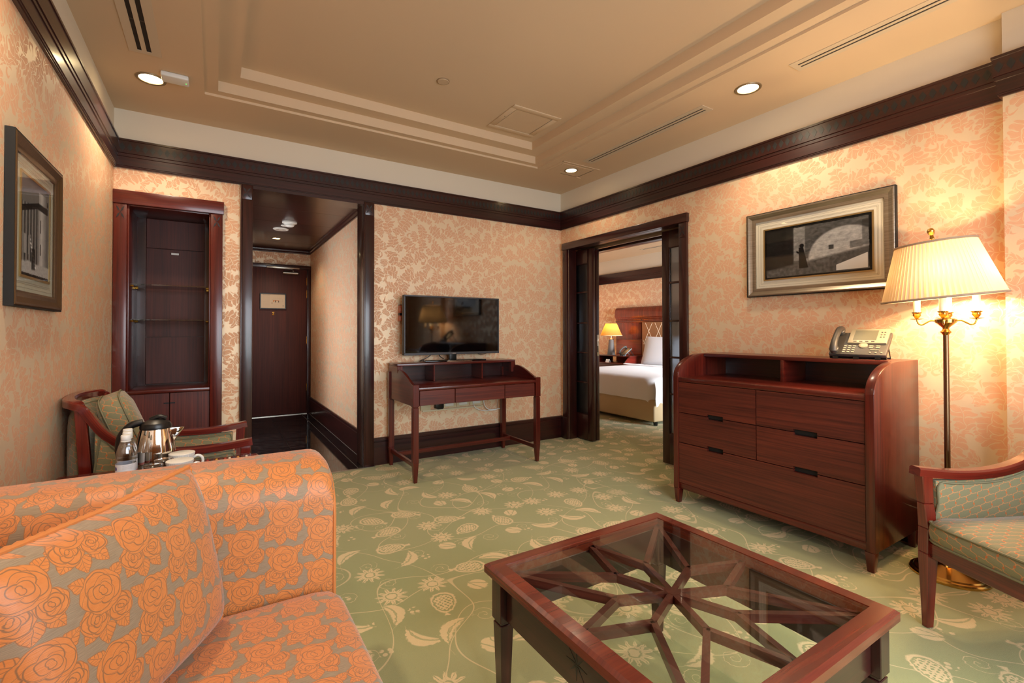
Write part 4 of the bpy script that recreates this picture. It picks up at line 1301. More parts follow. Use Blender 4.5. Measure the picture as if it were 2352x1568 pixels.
def panel(label, x0, x1, y0, y1, z):
    T = Thing('access_panel', label, 'panel', ((x0 + x1) / 2, (y0 + y1) / 2, z), world=True)
    fr = MB()
    for a, b, c, d in ((x0, x1, y0, y0 + .05), (x0, x1, y1 - .05, y1), (x0, x0 + .05, y0 + .05, y1 - .05), (x1 - .05, x1, y0 + .05, y1 - .05)):
        fr.box(a, b, c, d, z - .008, z)
    T.part('frame', fr, M_CEIL, bevel=.003)
    T.part('gap', B1(x0 + .05, x1 - .05, y0 + .05, y1 - .05, z - .002, z - .0005), plain('panel_gap', (70, 50, 34), .8))
    T.part('lid', B1(x0 + .055, x1 - .055, y0 + .055, y1 - .055, z - .005, z - .002), M_CEIL)
    return T
pn = panel('square access panel in the raised middle of the ceiling', -1.432, -.985, -1.247, -.815, ZC + .154)
pn.part('latch', MB().lathe([(.006, ZC + .154 - .009), (.006, ZC + .154 - .004)], (-1.40, -1.05, 0), 10), M_CHROME)
# thin ruled frame round the corner downlight, with a notch for the lamp itself
T = Thing('access_panel', 'thin square access panel around the corner downlight', 'panel', (-.42, -.69, ZC), world=True)
fr = MB()
for a, b, c, d in ((-.645, -.185, -.845, -.838), (-.645, -.638, -.845, -.545), (-.25, -.185, -.56, -.55)):
    fr.box(a, b, c, d, ZC - .004, ZC)
T.part('edge_strip', fr, M_CEIL)
lidm = MB()
for a, b, c, d in ((-.60, -.24, -.80, -.765), (-.60, -.24, -.605, -.57), (-.60, -.495, -.765, -.605), (-.335, -.24, -.765, -.605)):
    lidm.box(a, b, c, d, ZC - .0022, ZC)
T.part('lid', lidm, M_CEIL)
T.part('gap', MB().box(-.235, -.230, -.80, -.57, ZC - .0015, ZC - .0005).box(-.45, -.235, -.567, -.562, ZC - .0015, ZC - .0005), plain('panel_gap', (70, 50, 34), .8))
t = Thing('wireless_router', 'white box with a green light on the ceiling beside the left downlight', 'router', (-3.57, -.70, ZC), world=True)
t.part('casing', B1(-3.640, -3.500, -.757, -.655, ZC - .028, ZC), M_WHITE, bevel=.008, seg=3)
t.part('status_light', MB().lathe([(.003, ZC - .0292), (.003, ZC - .028)], (-3.515, -.70, 0), 8), M_GREEN)
t = Thing('ceiling_sensor', 'round flush cover plate in the middle of the ceiling', 'sensor', (-2.029, -1.262, ZC + .154))
t.part('plate', MB().lathe([(0, -.008), (.036, -.008), (.040, -.004), (.040, 0)], seg=28), plain('sensor_plate', (206, 178, 144), .5))
t.part('rim', MB().lathe([(.040, -.005), (.043, -.005), (.044, 0)], seg=28, cap=False), plain('sensor_rim', (150, 122, 92), .5))
t = Thing('smoke_detector', 'white round smoke detector on the dark hall ceiling', 'smoke detector', (-2.666, 1.393, 2.40))
t.part('base', MB().lathe([(.075, 0), (.075, -.014), (.066, -.018)], seg=28), M_WHITE)
t.part('chamber', MB().lathe([(.056, -.018), (.056, -.026), (.045, -.03), (.047, -.040), (.03, -.052), (0, -.053)], seg=28), M_WHITE)
t = Thing('blank_plate', 'small flat white disc beside the smoke detector in the hall', 'cover plate', (-2.69, 1.60, 2.40))
t.part('disc', MB().lathe([(0, -.006), (.038, -.006), (.042, 0)], seg=24), M_WHITE)
t.part('screw', MB().lathe([(0, -.008), (.006, -.007), (.007, -.006)], seg=10), M_STEEL)
t = Thing('blank_plate', 'larger flat white disc nearer the entry door in the hall ceiling', 'cover plate', (-2.706, 1.826, 2.40))
t.part('disc', MB().lathe([(0, -.008), (.078, -.008), (.084, 0)], seg=28), M_WHITE)
t.part('grille', MB().lathe([(.02, -.0085), (.055, -.0085)], seg=28, cap=False), plain('grille_grey', (196, 190, 180), .5))
# ------------------------------------------------------------------ floor lamp
LX, LY = -.29, -3.392
t = Thing('floor_lamp', 'lit brass floor lamp with a tilted pleated shade beside the chest of drawers', 'lamp', (LX, LY, 0))
t.part('base', MB().lathe([(0, 0), (.15, 0), (.15, .010), (.145, .016), (.135, .018), (.13, .024), (.08, .032), (.03, .045), (.016, .07), (.013, .10)], seg=40), M_BRASS)
t.part('pole', MB().lathe([(.0115, .09), (.0115, .60), (.012, .605), (.0115, .61), (.011, 1.185)], seg=16), M_BRONZE)
t.part('collar', MB().lathe([(.011, 1.175), (.014, 1.18), (.022, 1.19), (.016, 1.197), (.012, 1.205), (.014, 1.212), (.034, 1.232), (.040, 1.236), (.042, 1.252), (.02, 1.256), (.016, 1.266), (.012, 1.28), (0, 1.282)], seg=24), M_BRASS)
tilt = Matrix.Rotation(math.radians(-7.0), 4, 'X')       # the stem leans to the left in the photo (+y)
tilt_s = Matrix.Rotation(math.radians(-4.2), 4, 'X') @ Matrix.Rotation(math.radians(-3.6), 4, 'Y')   # the shade sits a little askew on it
def tl(p, z0=1.27):
    v = tilt @ Vector((p[0], p[1], p[2] - z0))
    return (v.x, v.y, v.z + z0)
def ts(p, z0=1.50):
    c0 = Vector(tl((0, 0, z0)))
    v = c0 + tilt_s @ Vector((p[0], p[1], p[2] - z0))
    return tuple(v)
def tl_(p, z0=1.27):
    v = tilt @ Vector((p[0], p[1], p[2] - z0))
    return (v.x, v.y, v.z + z0)
t.part('stem', MB().tube([tl((0, 0, 1.26)), tl((0, 0, 1.66))], .0055, 10), M_BRASS)
f = MB().lathe([(0, 1.655), (.010, 1.66), (.007, 1.68), (.013, 1.69), (.016, 1.702), (.010, 1.714), (0, 1.718)], seg=16)
f.v = [tl(p) for p in f.v]
t.part('finial', f, M_BRASS)
NPL = 72
def shade_fn(u, v):
    k = round(u * NPL * 2)
    a = k / (NPL * 2) * 2 * PI
    r = .152 + (.230 - .152) * (1 - v)
    r += (.0045 if k % 2 else -.0015) * (1.1 - v * .4)
    return ts((r * math.cos(a), r * math.sin(a), 1.362 + v * .272))
sh = t.part('shade', MB().grid(shade_fn, NPL * 2 + 1, 5, uvfn=lambda u, v: (round(u * NPL * 2) / 2.0, v)), M_SHADE, smooth=.2)
for r, z in ((.2335, 1.362), (.155, 1.634)):
    ring = MB().tube([ts((r * math.cos(a * 2 * PI / 64), r * math.sin(a * 2 * PI / 64), z)) for a in range(64)], .0055, 6, closed=True)
    t.part('shade_binding', ring, plain('binding_taupe', (166, 140, 116), .6), parent=sh)
sp = MB()
for k in range(3):
    a = k * 2 * PI / 3
    sp.tube([tl((0, 0, 1.628)), ts((.15 * math.cos(a), .15 * math.sin(a), 1.632))], .002, 5)
t.part('shade_spider', sp, M_BRASS)
for k in range(4):
    a = math.radians(100 + 90 * k)
    c, s = math.cos(a), math.sin(a)
    pth = crom([(.036, 1.244), (.055, 1.246), (.072, 1.236), (.088, 1.226), (.102, 1.232), (.108, 1.250)], 6)
    ar = t.part('arm', MB().tube([(p.x * c, p.x * s, p.y) for p in [Vector((q[0], q[1], 0)) for q in pth]], .0035, 8), M_BRASS)
    t.part('drip_pan', MB().lathe([(.004, 1.250), (.026, 1.256), (.027, 1.258), (.008, 1.258)], (.108 * c, .108 * s, 0), 20), M_BRASS, parent=ar)
    t.part('cup', MB().lathe([(.006, 1.258), (.012, 1.266), (.017, 1.274), (.015, 1.282), (.020, 1.286), (.021, 1.290), (.014, 1.290)], (.108 * c, .108 * s, 0), 18), M_BRASS, parent=ar)
    t.part('candle_tube', MB().lathe([(.0145, 1.29), (.0145, 1.372), (.006, 1.374)], (.108 * c, .108 * s, 0), 16), plain('candle_white', (250, 244, 226), .5), parent=ar)
    t.part('bulb', MB().lathe([(.006, 1.374), (.015, 1.39), (.018, 1.41), (.013, 1.435), (0, 1.45)], (.108 * c, .108 * s, 0), 14), M_BULB, parent=ar)
for k in range(4):
    a = math.radians(100 + 90 * k)
    lamp('floor_lamp_bulb', 'POINT', (LX + .108 * math.cos(a), LY + .108 * math.sin(a) + .008, 1.475), FLOORLAMP_W, LAMPC, shadow_soft_size=.018)

# ------------------------------------------------------------------ coffee table
t = Thing('coffee_table', 'square mahogany coffee table with a glass top over star-shaped tracery', 'table', (-2.207, -3.29, 0))
HS, ZT = .407, .452
fr = MB()
fw = .058
prof = [(0, ZT - .030), (.006, ZT - .034), (fw, ZT - .034), (fw, ZT - .010), (fw - .008, ZT - .010), (fw - .008, ZT), (.010, ZT), (0, ZT - .008)]
vs, fs, K = [], [], len(prof)
for sx, sy in ((-1, -1), (1, -1), (1, 1), (-1, 1)):
    for i, z in prof:
        vs.append((sx * (HS - i), sy * (HS - i), z))
for c in range(4):
    for k in range(K):
        fs.append((c * K + k, ((c + 1) % 4) * K + k, ((c + 1) % 4) * K + (k + 1) % K, c * K + (k + 1) % K))
t.part('top_frame', MB().add(vs, fs), wood('table_top_wood', (74, 22, 14), (112, 42, 24), rough=.25, coat=.4, streak=40), smooth=.4)
t.part('glass_top', B1(-(HS - fw + .007), HS - fw + .007, -(HS - fw + .007), HS - fw + .007, ZT - .0095, ZT - .0015), M_GLASS)
M_TRAC = wood('tracery_wood', (66, 24, 18), (100, 44, 34), rough=.35)
ZG = ZT - .022
R1, A2 = .150, HS - fw + .004
def bar(p, q, wd=.009, h=.024):
    d = Vector((q[0] - p[0], q[1] - p[1], 0))
    d.normalize()
    n = Vector((-d.y, d.x, 0)) * wd
    b = [(p[0] + n.x * s1, p[1] + n.y * s1) for s1 in (-1, 1)]
    e = [(q[0] + n.x * s1, q[1] + n.y * s1) for s1 in (-1, 1)]
    loop = [b[0], e[0], e[1], b[1]]
    return MB().hexa([(x, y, ZG - h) for x, y in loop], [(x, y, ZG) for x, y in loop])
knots = []
for k in range(8):
    a = PI / 8 + k * PI / 4
    kp = (.172 * math.cos(a), .172 * math.sin(a))
    knots.append(kp)
    t.part('tracery_bar', bar((0, 0), kp), M_TRAC)
corner = [(A2, A2), (-A2, A2), (-A2, -A2), (A2, -A2)]
mid = [(A2, 0), (0, A2), (-A2, 0), (0, -A2)]
for k in range(8):
    # each knot sends one bar to the nearest corner and one towards the middle of its side
    cidx = k // 2
    t.part('tracery_bar', bar(knots[k], corner[cidx]), M_TRAC)
    side = mid[((k + 1) // 2) % 4]
    t.part('tracery_bar', bar(knots[k], side), M_TRAC)
t.part('tracery_hub', MB().lathe([(.02, ZG - .024), (.02, ZG + .0005)], seg=8), M_TRAC)
for sx, sy in ((-1, -1), (1, -1), (1, 1), (-1, 1)):
    c = HS - .045
    def sq(h, z):
        return [(sx * c - h, sy * c - h, z), (sx * c + h, sy * c - h, z), (sx * c + h, sy * c + h, z), (sx * c - h, sy * c + h, z)]
    lg = MB().hexa(sq(.015, 0), sq(.024, .272)).hexa(sq(.021, .272), sq(.021, .282)).hexa(sq(.027, .282), sq(.027, ZT - .034))
    t.part('leg', lg, M_MAHOG_D, bevel=.002, seg=1, grain='z')
AP = HS - .05
for k in range(4):
    rot = Matrix.Rotation(k * PI / 2, 4, 'Z')
    b = MB().box(-AP + .022, AP - .022, -AP - .010, -AP + .010, .285, ZT - .034)
    b.v = [tuple(rot @ Vector(p)) for p in b.v]
    ap = t.part('apron', b, M_MAHOG_D, bevel=.002, seg=1)
    s_ = MB()
    for j in range(8):
        a = j * PI / 4
        for sgn in (-1, 1):
            q = [(0, 0), (.010 * math.cos(a + sgn * .3), .010 * math.sin(a + sgn * .3)), (.040 * math.cos(a), .040 * math.sin(a))]
            s_.prism([(x, z + .352) for x, z in q], 'y', -AP - .0108, -AP - .010)
    s_.v = [tuple(rot @ Vector(p)) for p in s_.v]
    t.part('star_inlay', s_, M_INLAY, parent=ap)

# ------------------------------------------------------------------ armchairs
def armchair(label, loc, rz):
    """local x forward, y to the sitter's left; origin on the floor under the seat"""
    T = Thing('armchair', label, 'armchair', loc, rz, group='armchairs')
    W2 = .262
    # one continuous bent rail : front of the right arm, round the back, to the front of the left arm
    def rail_pts():
        side = [(.372, .628), (.20, .612), (.02, .618), (-.12, .655), (-.22, .730), (-.285, .830), (-.318, .868)]
        right = [(x, -W2 - (.012 if x > .2 else 0), z) for x, z in side]
        back = [(-.352, -.20, .872), (-.375, -.10, .874), (-.382, 0, .875), (-.375, .10, .874), (-.352, .20, .872)]
        left = [(x, -y, z) for x, y, z in right[::-1]]
        return right + back + left
    path = crom(rail_pts(), 5)
    rl = MB()
    hw, hh = .025, .017
    vs, fs, n = [], [], len(path)
    for i, p in enumerate(path):
        d = (path[min(i + 1, n - 1)] - path[max(i - 1, 0)]).normalized()
        sd = Vector((d.y, -d.x, 0))
        sd = sd.normalized() if sd.length > 1e-4 else Vector((0, 1, 0))
        up = sd.cross(d)
        if up.z < 0:
            up = -up
        for a, b in ((-1, -1), (1, -1), (1, .6), (.7, 1), (-.7, 1), (-1, .6)):
            vs.append(p + sd * hw * a + up * hh * b)
    for i in range(n - 1):
        for k in range(6):
            fs.append((i * 6 + k, i * 6 + (k + 1) % 6, (i + 1) * 6 + (k + 1) % 6, (i + 1) * 6 + k))
    fs += [tuple(range(6))[::-1], tuple(range((n - 1) * 6, n * 6))]
    uvs = [(i * .03, k * .02) for i in range(n) for k in range(6)]
    T.part('arm_rail', MB().add(vs, fs, uvs), M_CHAIRW, smooth=.7)
    for s in (-1, 1):
        y = s * (W2 + .004)
        # front leg carries on up as the arm post
        def sq(x, h, z, yy=y):
            return [(x - h, yy - h * .8, z), (x + h, yy - h * .8, z), (x + h, yy + h * .8, z), (x - h, yy + h * .8, z)]
        T.part('front_leg', MB().hexa(sq(.33, .015, 0), sq(.325, .026, .30)).hexa(sq(.325, .026, .30), sq(.322, .026, .40)).hexa(sq(.322, .026, .40), sq(.335, .022, .50)).hexa(sq(.335, .022, .50), sq(.342, .024, .615)), M_CHAIRW, bevel=.003, seg=1, grain='z')
        T.part('back_leg', MB().hexa(sq(-.36, .016, 0), sq(-.30, .024, .30)).hexa(sq(-.30, .024, .30), sq(-.285, .022, .55)).hexa(sq(-.285, .022, .55), sq(-.306, .020, .86)), M_CHAIRW, bevel=.003, seg=1, grain='z')
        # upholstered side, with the curve of the rail
        top = [(.30, .590), (.20, .588), (.02, .592), (-.12, .628), (-.20, .690), (-.255, .76)]
        poly = [(-.255, .40), (.295, .40)] + top
        pn_ = T.part('side_panel', MB().prism(poly, 'y', y - .013, y + .013), M_TREL, bevel=.006, grain='x')
        for yy in (y - .016, y + .016):
            lp = crom([(x, yy, z) for x, z in [(-.235, .405), (.03, .405), (.288, .408), (.292, .50), (.286, .578), (.20, .576), (.02, .580), (-.12, .616), (-.195, .676), (-.235, .72)]], 4, closed=True)
            T.part('side_welt', MB().tube(lp, .0045, 6, closed=True), M_WELT, parent=pn_)
        T.part('side_rail', B1(-.28, .31, y - .014, y + .014, .285, .345), M_CHAIRW, bevel=.002, seg=1)
    # curved back pad
    def bk(u, v, d):
        a = (u - .5) * 2
        return (-.300 - .062 * (1 - a * a) + d * (1 - .35 * abs(a) ** 3), a * .246, .40 + v * .455)
    bm_ = MB()
    nu, nv = 13, 9
    bm_.grid(lambda u, v: bk(u, v, .045 * (1 - (2 * v - 1) ** 6) * (1 - (2 * u - 1) ** 6) + .004), nu, nv, uvfn=lambda u, v: (u * .5, v * .47))
    bm_.grid(lambda u, v: bk(1 - u, v, -.030 * (1 - (2 * v - 1) ** 6) * (1 - (2 * u - 1) ** 6) - .002), nu, nv, uvfn=lambda u, v: (u * .5, v * .47))
    bp = T.part('back_pad', bm_, M_TREL, smooth=1.2)
    for d, w_ in ((.012, 0), (-.012, 1)):
        lp = [bk(.03 + .94 * k / 12, .96, d) for k in range(13)] + [bk(.97, .04, d)] + [bk(.97 - .94 * k / 12, .03, d) for k in range(13)]
        T.part('back_welt', MB().tube(lp, .0045, 6, closed=True), M_WELT, parent=bp)
    # seat frame and cushion
    T.part('front_rail', B1(.312, .338, -W2 + .01, W2 - .01, .285, .345), M_CHAIRW, bevel=.002, seg=1)
    T.part('rear_rail', B1(-.31, -.285, -W2 + .01, W2 - .01, .285, .345), M_CHAIRW, bevel=.002, seg=1)
    def cush(u, v):
        # u round the outline (rounded rectangle), v from bottom centre over the side to top centre
        a = u * 2 * PI
        c, s = math.cos(a), math.sin(a)
        k = (abs(c) ** 8 + abs(s) ** 8) ** (-1 / 8)
        x0, y0 = .315 * c * k + .055, .245 * s * k
        if x0 > .20:
            y0 *= 1 + .10 * min(1, (x0 - .20) / .12)
        seq = [(.0, .348), (.6, .348), (.93, .350), (.985, .362), (1.0, .395), (.985, .428), (.93, .442), (.7, .452), (.4, .460), (.0, .464)]
        i = min(int(round(v * 9)), 9)
        f_, z = seq[i]
        return (.03 + (x0 - .03) * f_, y0 * f_, z)
    cs = T.part('seat_cushion', MB().grid(cush, 56, 10, closed_u=True), M_TREL, smooth=1.3)
    for f_, z in ((.988, .430), (.988, .360)):
        lp = []
        for k in range(56):
            p = cush(k / 56, 4 / 9)
            lp.append((.03 + (p[0] - .03) * f_, p[1] * f_, z))
        T.part('cushion_welt', MB().tube(lp, .0045, 6, closed=True), M_WELT, parent=cs)
    return T
armchair('wooden framed armchair against the left wall, holding a loose cushion', (-3.558, -1.158, 0), 0.0)
armchair('wooden framed armchair at the right edge, in front of the floor lamp', (-.715, -3.87, 0), math.radians(154.5))

def pillow_mesh(w, h, th, n=22, pinch=.06, pw=2.2):
    """plump square cushion in the local x(width) z(height) plane, thick along y"""
    def side(sg):
        def fn(u, v):
            a, b = 2 * u - 1, 2 * v - 1
            e = max(0.0, (1 - abs(a) ** pw) * (1 - abs(b) ** pw))
            px = a * w / 2 * (1 - pinch * (1 - abs(b)) * abs(a) ** 2 * (1 if abs(a) > 0 else 0))
            pz = b * h / 2 * (1 - pinch * (1 - abs(a)) * abs(b) ** 2)
            return (px, sg * th / 2 * e ** .45, pz)
        return fn
    m = MB()
    uv = lambda u, v: (u * w, v * h)
    m.grid(side(-1), n, n, uvfn=uv)
    m.grid(lambda u, v: side(1)(1 - u, v), n, n, uvfn=lambda u, v: (u * w + 1.3, v * h + .7))
    rim = []
    f0 = side(1)
    K = 56
    for k in range(K):
        rim.append(f0(k / K, 0))
    for k in range(K):
        rim.append(f0(1, k / K))
    for k in range(K):
        rim.append(f0(1 - k / K, 1))
    for k in range(K):
        rim.append(f0(0, 1 - k / K))
    return m, rim
def frame_xf(mb, origin, xdir, zdir):
    x = Vector(xdir).normalized()
    z = Vector(zdir)
    z = (z - x * z.dot(x)).normalized()
    y = z.cross(x)
    o = Vector(origin)
    mb.v = [tuple(o + x * p[0] + y * p[1] + z * p[2]) for p in mb.v]
    return mb
# loose cushion on the left chair, leaning back
t = Thing('cushion', 'olive patterned loose cushion leaning on the left armchair back', 'cushion', (-3.70, -1.10, .465), world=True)
cm = MB()
def boxc(u, v):
    a = u * 2 * PI
    c, s = math.cos(a), math.sin(a)
    k = (abs(c) ** 5 + abs(s) ** 5) ** (-1 / 5)
    seq = [(0, -.075), (.7, -.07), (.95, -.052), (1.0, -.03), (1.0, .03), (.95, .052), (.7, .07), (0, .075)]
    f_, d = seq[int(round(v * 7))]
    return (c * k * .22 * f_, d, s * k * .21 * f_)
cm.grid(boxc, 44, 8, closed_u=True)
frame_xf(cm, (-3.735, -1.10, .678), (.10, -1, 0), (-.38, 0, 1))
cu = t.part('cover', cm, M_TREL, smooth=1.3)
for d in (-.04, .04):
    rm = MB()
    pts = []
    for k in range(44):
        p = boxc(k / 44, 3 / 7)
        pts.append((p[0], d, p[2]))
    rm.tube(pts, .004, 6, closed=True)
    frame_xf(rm, (-3.735, -1.10, .678), (.10, -1, 0), (-.38, 0, 1))
    t.part('welt', rm, M_WELT, parent=cu)

# ------------------------------------------------------------------ sofa
t = Thing('sofa', 'orange rose brocade sofa along the left wall in the foreground', 'sofa', (-3.48, -3.32, 0), world=True)
SX0, SX1 = -3.955, -3.040
def arm_profile(inset, yin, yout, sg):
    """closed (y,z) loop of the arm, shrunk by inset"""
    zt, r1, r2 = .803 - inset, .115, .075
    pts = []
    a0, a1 = yin + sg * inset * .0, yout
    pts.append((a0, .06))
    pts.append((a0, .25))
    pts.append((a0, .45))
    for k in range(9):
        a = k / 8 * PI / 2
        pts.append((a0 + sg * r1 * (1 - math.cos(a)), zt - r1 + r1 * math.sin(a)))
    for k in range(7):
        a = k / 6 * PI / 2
        pts.append((a1 - sg * r2 + sg * r2 * math.sin(a), zt - r2 + r2 * math.cos(a)))
    pts.append((a1, .06))
    return pts
def arm(yin, yout, sg):
    st = [(SX0, 0), (-3.6, 0), (-3.3, 0)]
    r = .05
    for k in range(7):
        a = k / 6 * PI / 2
        st.append((SX1 - r + r * math.sin(a), r * (1 - math.cos(a))))
    vs, uvs, n = [], [], None
    for x, ins in st:
        pr = arm_profile(ins, yin, yout, sg)
        n = len(pr)
        L = 0
        for j, (y, z) in enumerate(pr):
            if j:
                L += math.hypot(y - pr[j - 1][0], z - pr[j - 1][1])
            vs.append((x, y, z))
            uvs.append((x, L))
    m = len(st)
    fs = [(i * n + j, (i + 1) * n + j, (i + 1) * n + j + 1, i * n + j + 1) for i in range(m - 1) for j in range(n - 1)]
    if sg > 0:
        fs = [f[::-1] for f in fs]
    mbx = MB().add(vs, fs, uvs)
    e = [(p[0], p[1], p[2]) for p in vs[(m - 1) * n:]]
    mbx.add(e, [tuple(range(n)) if sg > 0 else tuple(range(n))[::-1]], [(p[1], p[2]) for p in e])
    return mbx, [(SX1 - .002, p[1], p[2]) for p in e]
for yin, yout, sg in ((-2.715, -2.455, 1), (-3.95, -4.19, -1)):
    am, edge = arm(yin, yout, sg)
    ao = t.part('arm', am, M_ROSE, smooth=1.0)
    t.part('arm_piping', MB().tube(edge, .005, 6), M_ROSECORD, parent=ao)
# back with a raked face
def backf(u, v):
    y = -2.700 - u * 1.265
    seq = [(-3.70, .40, 0), (-3.725, .50, .1), (-3.75, .60, .2), (-3.775, .69, .3), (-3.80, .745, .37), (-3.84, .785, .43), (-3.89, .80, .48), (-3.94, .785, .53), (-3.955, .72, .6), (-3.955, .06, 1.2)]
    x, z, l = seq[int(round(v * 9))]
    return (x, y, z)
bkl = [0, .1, .2, .3, .37, .43, .48, .53, .6, 1.2]
t.part('back', MB().grid(backf, 12, 10, uvfn=lambda u, v: (u * 1.225, bkl[int(round(v * 9))])), M_ROSE, smooth=1.0)
t.part('seat_base', B1(-3.93, -3.06, -3.95, -2.715, .06, .28), M_ROSE, bevel=.01)
def seatf(y0, y1):
    def fn(u, v):
        a = u * 2 * PI
        c, s = math.cos(a), math.sin(a)
        k = (abs(c) ** 12 + abs(s) ** 12) ** (-1 / 12)
        seq = [(0, .280), (.9, .280), (.97, .290), (.993, .31), (1.0, .350), (.993, .395), (.97, .420), (.93, .433), (.8, .440), (.5, .445), (0, .447)]
        f_, z = seq[int(round(v * 10))]
        return (-3.37 + .345 * c * k * f_, (y0 + y1) / 2 + (y1 - y0) / 2 * s * k * f_, z)
    return MB().grid(fn, 72, 11, closed_u=True)
def uv_top(mbx, ax=-1.5):
    return mbx
for y0, y1 in ((-3.330, -2.720), (-3.945, -3.334)):
    t.part('seat_cushion', seatf(y0, y1), M_ROSE, smooth=1.3, grain='x')
for xx in (-3.90, -3.10):
    for yy in (-4.15, -2.50):
        t.part('foot', MB().hexa([(xx - .018, yy - .018, 0), (xx + .018, yy - .018, 0), (xx + .018, yy + .018, 0), (xx - .018, yy + .018, 0)], [(xx - .028, yy - .028, .06), (xx + .028, yy - .028, .06), (xx + .028, yy + .028, .06), (xx - .028, yy + .028, .06)]), M_MAHOG_D)
# scatter cushion standing in the corner of the sofa
t = Thing('scatter_cushion', 'square rose brocade scatter cushion with twisted piping on the sofa', 'cushion', (-3.45, -2.98, .44), world=True)
pm, rim = pillow_mesh(.56, .41, .18, n=26, pinch=.05, pw=2.8)
PO, PXD, PZD = (-3.515, -2.965, .635), (.50, .866, 0), (-.20, .09, 1)
frame_xf(pm, PO, PXD, PZD)
c_ = t.part('cover', pm, M_ROSE, smooth=1.4)
rm = MB().tube(rim, [.0080 if k % 2 else .0056 for k in range(len(rim))], 8, closed=True)
frame_xf(rm, PO, PXD, PZD)
t.part('twisted_piping', rm, M_ROSECORD, parent=c_)

# ------------------------------------------------------------------ side table with the tea things
t = Thing('side_table', 'mahogany side table with an inset glass top between the armchair and sofa', 'table', (-3.545, -1.88, 0), world=True)
EX0, EX1, EY0, EY1, ZE = -3.925, -3.165, -2.26, -1.505, .58
vs, fs = [], []
for sx, sy in ((0, 0), (1, 0), (1, 1), (0, 1)):
    for i, z in prof:
        zz = z - ZT + ZE
        vs.append(((EX0 + i) if sx == 0 else (EX1 - i), (EY0 + i) if sy == 0 else (EY1 - i), zz))
for c in range(4):
    for k in range(K := len(prof)):
        fs.append((c * K + k, ((c + 1) % 4) * K + k, ((c + 1) % 4) * K + (k + 1) % K, c * K + (k + 1) % K))
t.part('top_frame', MB().add(vs, fs), MATS['table_top_wood'], smooth=.4)
t.part('glass_top', B1(EX0 + .051, EX1 - .051, EY0 + .051, EY1 - .051, ZE - .0095, ZE - .0015), M_GLASS)
t.part('under_panel', B1(EX0 + .05, EX1 - .05, EY0 + .05, EY1 - .05, ZE - .034, ZE - .022), M_MAHOG_D)
for sx in (EX0 + .03, EX1 - .08):
    for sy in (EY0 + .03, EY1 - .08):
        t.part('leg', MB().hexa([(sx + .01, sy + .01, 0), (sx + .04, sy + .01, 0), (sx + .04, sy + .04, 0), (sx + .01, sy + .04, 0)], [(sx, sy, ZE - .034), (sx + .05, sy, ZE - .034), (sx + .05, sy + .05, ZE - .034), (sx, sy + .05, ZE - .034)]), M_MAHOG_D, bevel=.002, seg=1)
for a in ((EX0 + .08, EX1 - .08, EY0 + .045, EY0 + .06), (EX0 + .08, EX1 - .08, EY1 - .06, EY1 - .045), (EX0 + .045, EX0 + .06, EY0 + .08, EY1 - .08), (EX1 - .06, EX1 - .045, EY0 + .08, EY1 - .08)):
    t.part('apron', B1(*a, ZE - .11, ZE - .034), M_MAHOG_D)
TZ = ZE + .0005
# kettle
t = Thing('electric_kettle', 'chrome electric kettle with a black lid and handle on the side table', 'kettle', (-3.572, -1.66, TZ))
t.part('body', MB().lathe([(.070, .018), (.073, .03), (.074, .06), (.072, .11), (.064, .16), (.056, .196), (.055, .20)], seg=40), M_CHROME)
t.part('power_base', MB().lathe([(.0, 0), (.078, 0), (.078, .010), (.07, .018), (0, .018)], seg=40), M_BLACK)
t.part('lid', MB().lathe([(.057, .196), (.058, .206), (.052, .22), (.03, .232), (0, .235)], seg=32), M_BLACK)
t.part('lid_catch', MB().tube(crom([(-.02, .01, .232), (.012, .004, .245), (.038, .0, .236)], 5), [.010] * 5 + [.009] * 6, 10), M_BLACK)
sp = MB().hexa([(.050, -.018, .125), (.062, -.012, .125), (.062, .012, .125), (.050, .018, .125)], [(.05, -.022, .196), (.105, -.007, .192), (.105, .007, .192), (.05, .022, .196)])
t.part('spout', sp, M_CHROME, bevel=.004)
hp = crom([(-.045, 0, .226), (-.085, 0, .215), (-.115, 0, .175), (-.122, 0, .12), (-.112, 0, .07), (-.09, 0, .035), (-.068, 0, .03)], 6)
t.part('handle', MB().tube(hp, [.014 + .003 * math.sin(PI * i / (len(hp) - 1)) for i in range(len(hp))], 12), M_BLACK)
# bottles
def mk_label():
    m = Mat('bottle_label')
    u, v = m.uv()
    base = m.mix(band(v, .0, .2, .01), lin(236, 236, 240), lin(232, 150, 150))
    tx = below(ab(fract(v * 16.0) - .5), .14, .08) * band(u, .40, .56, .005) * band(v, .6, .95, .01)
    base = m.mix(tx * .5, base, lin(120, 120, 130))
    bar_ = below(sin(u * 420.0), .0, .3) * band(u, .42, .54, .003) * band(v, .26, .45, .01)
    base = m.mix(bar_, base, lin(50, 50, 60))
    dots = mx(below(hyp((u - .31) * 5.2, v - .32), .075, .01), below(hyp((u - .345) * 5.2, v - .32), .075, .01))
    dots = mx(dots, below(hyp((u - .27) * 5.2, v - .68), .15, .01))
    base = m.mix(dots, base, lin(58, 52, 140))
    wr = below(ab(sin(u * 260.0) * .03 + v - .1), .02, .015) * band(u, .36, .56, .01)
    base = m.mix(wr, base, lin(250, 230, 228))
    return m.pbr(base, .35)
M_LABEL = mk_label()
bp = [(0, 0), (.026, 0), (.031, .006), (.032, .02), (.030, .026), (.032, .032), (.0315, .044), (.0325, .05), (.0325, .105), (.0315, .109), (.0325, .114), (.0315, .121), (.0325, .128), (.031, .145), (.024, .172), (.014, .187), (.013, .196)]
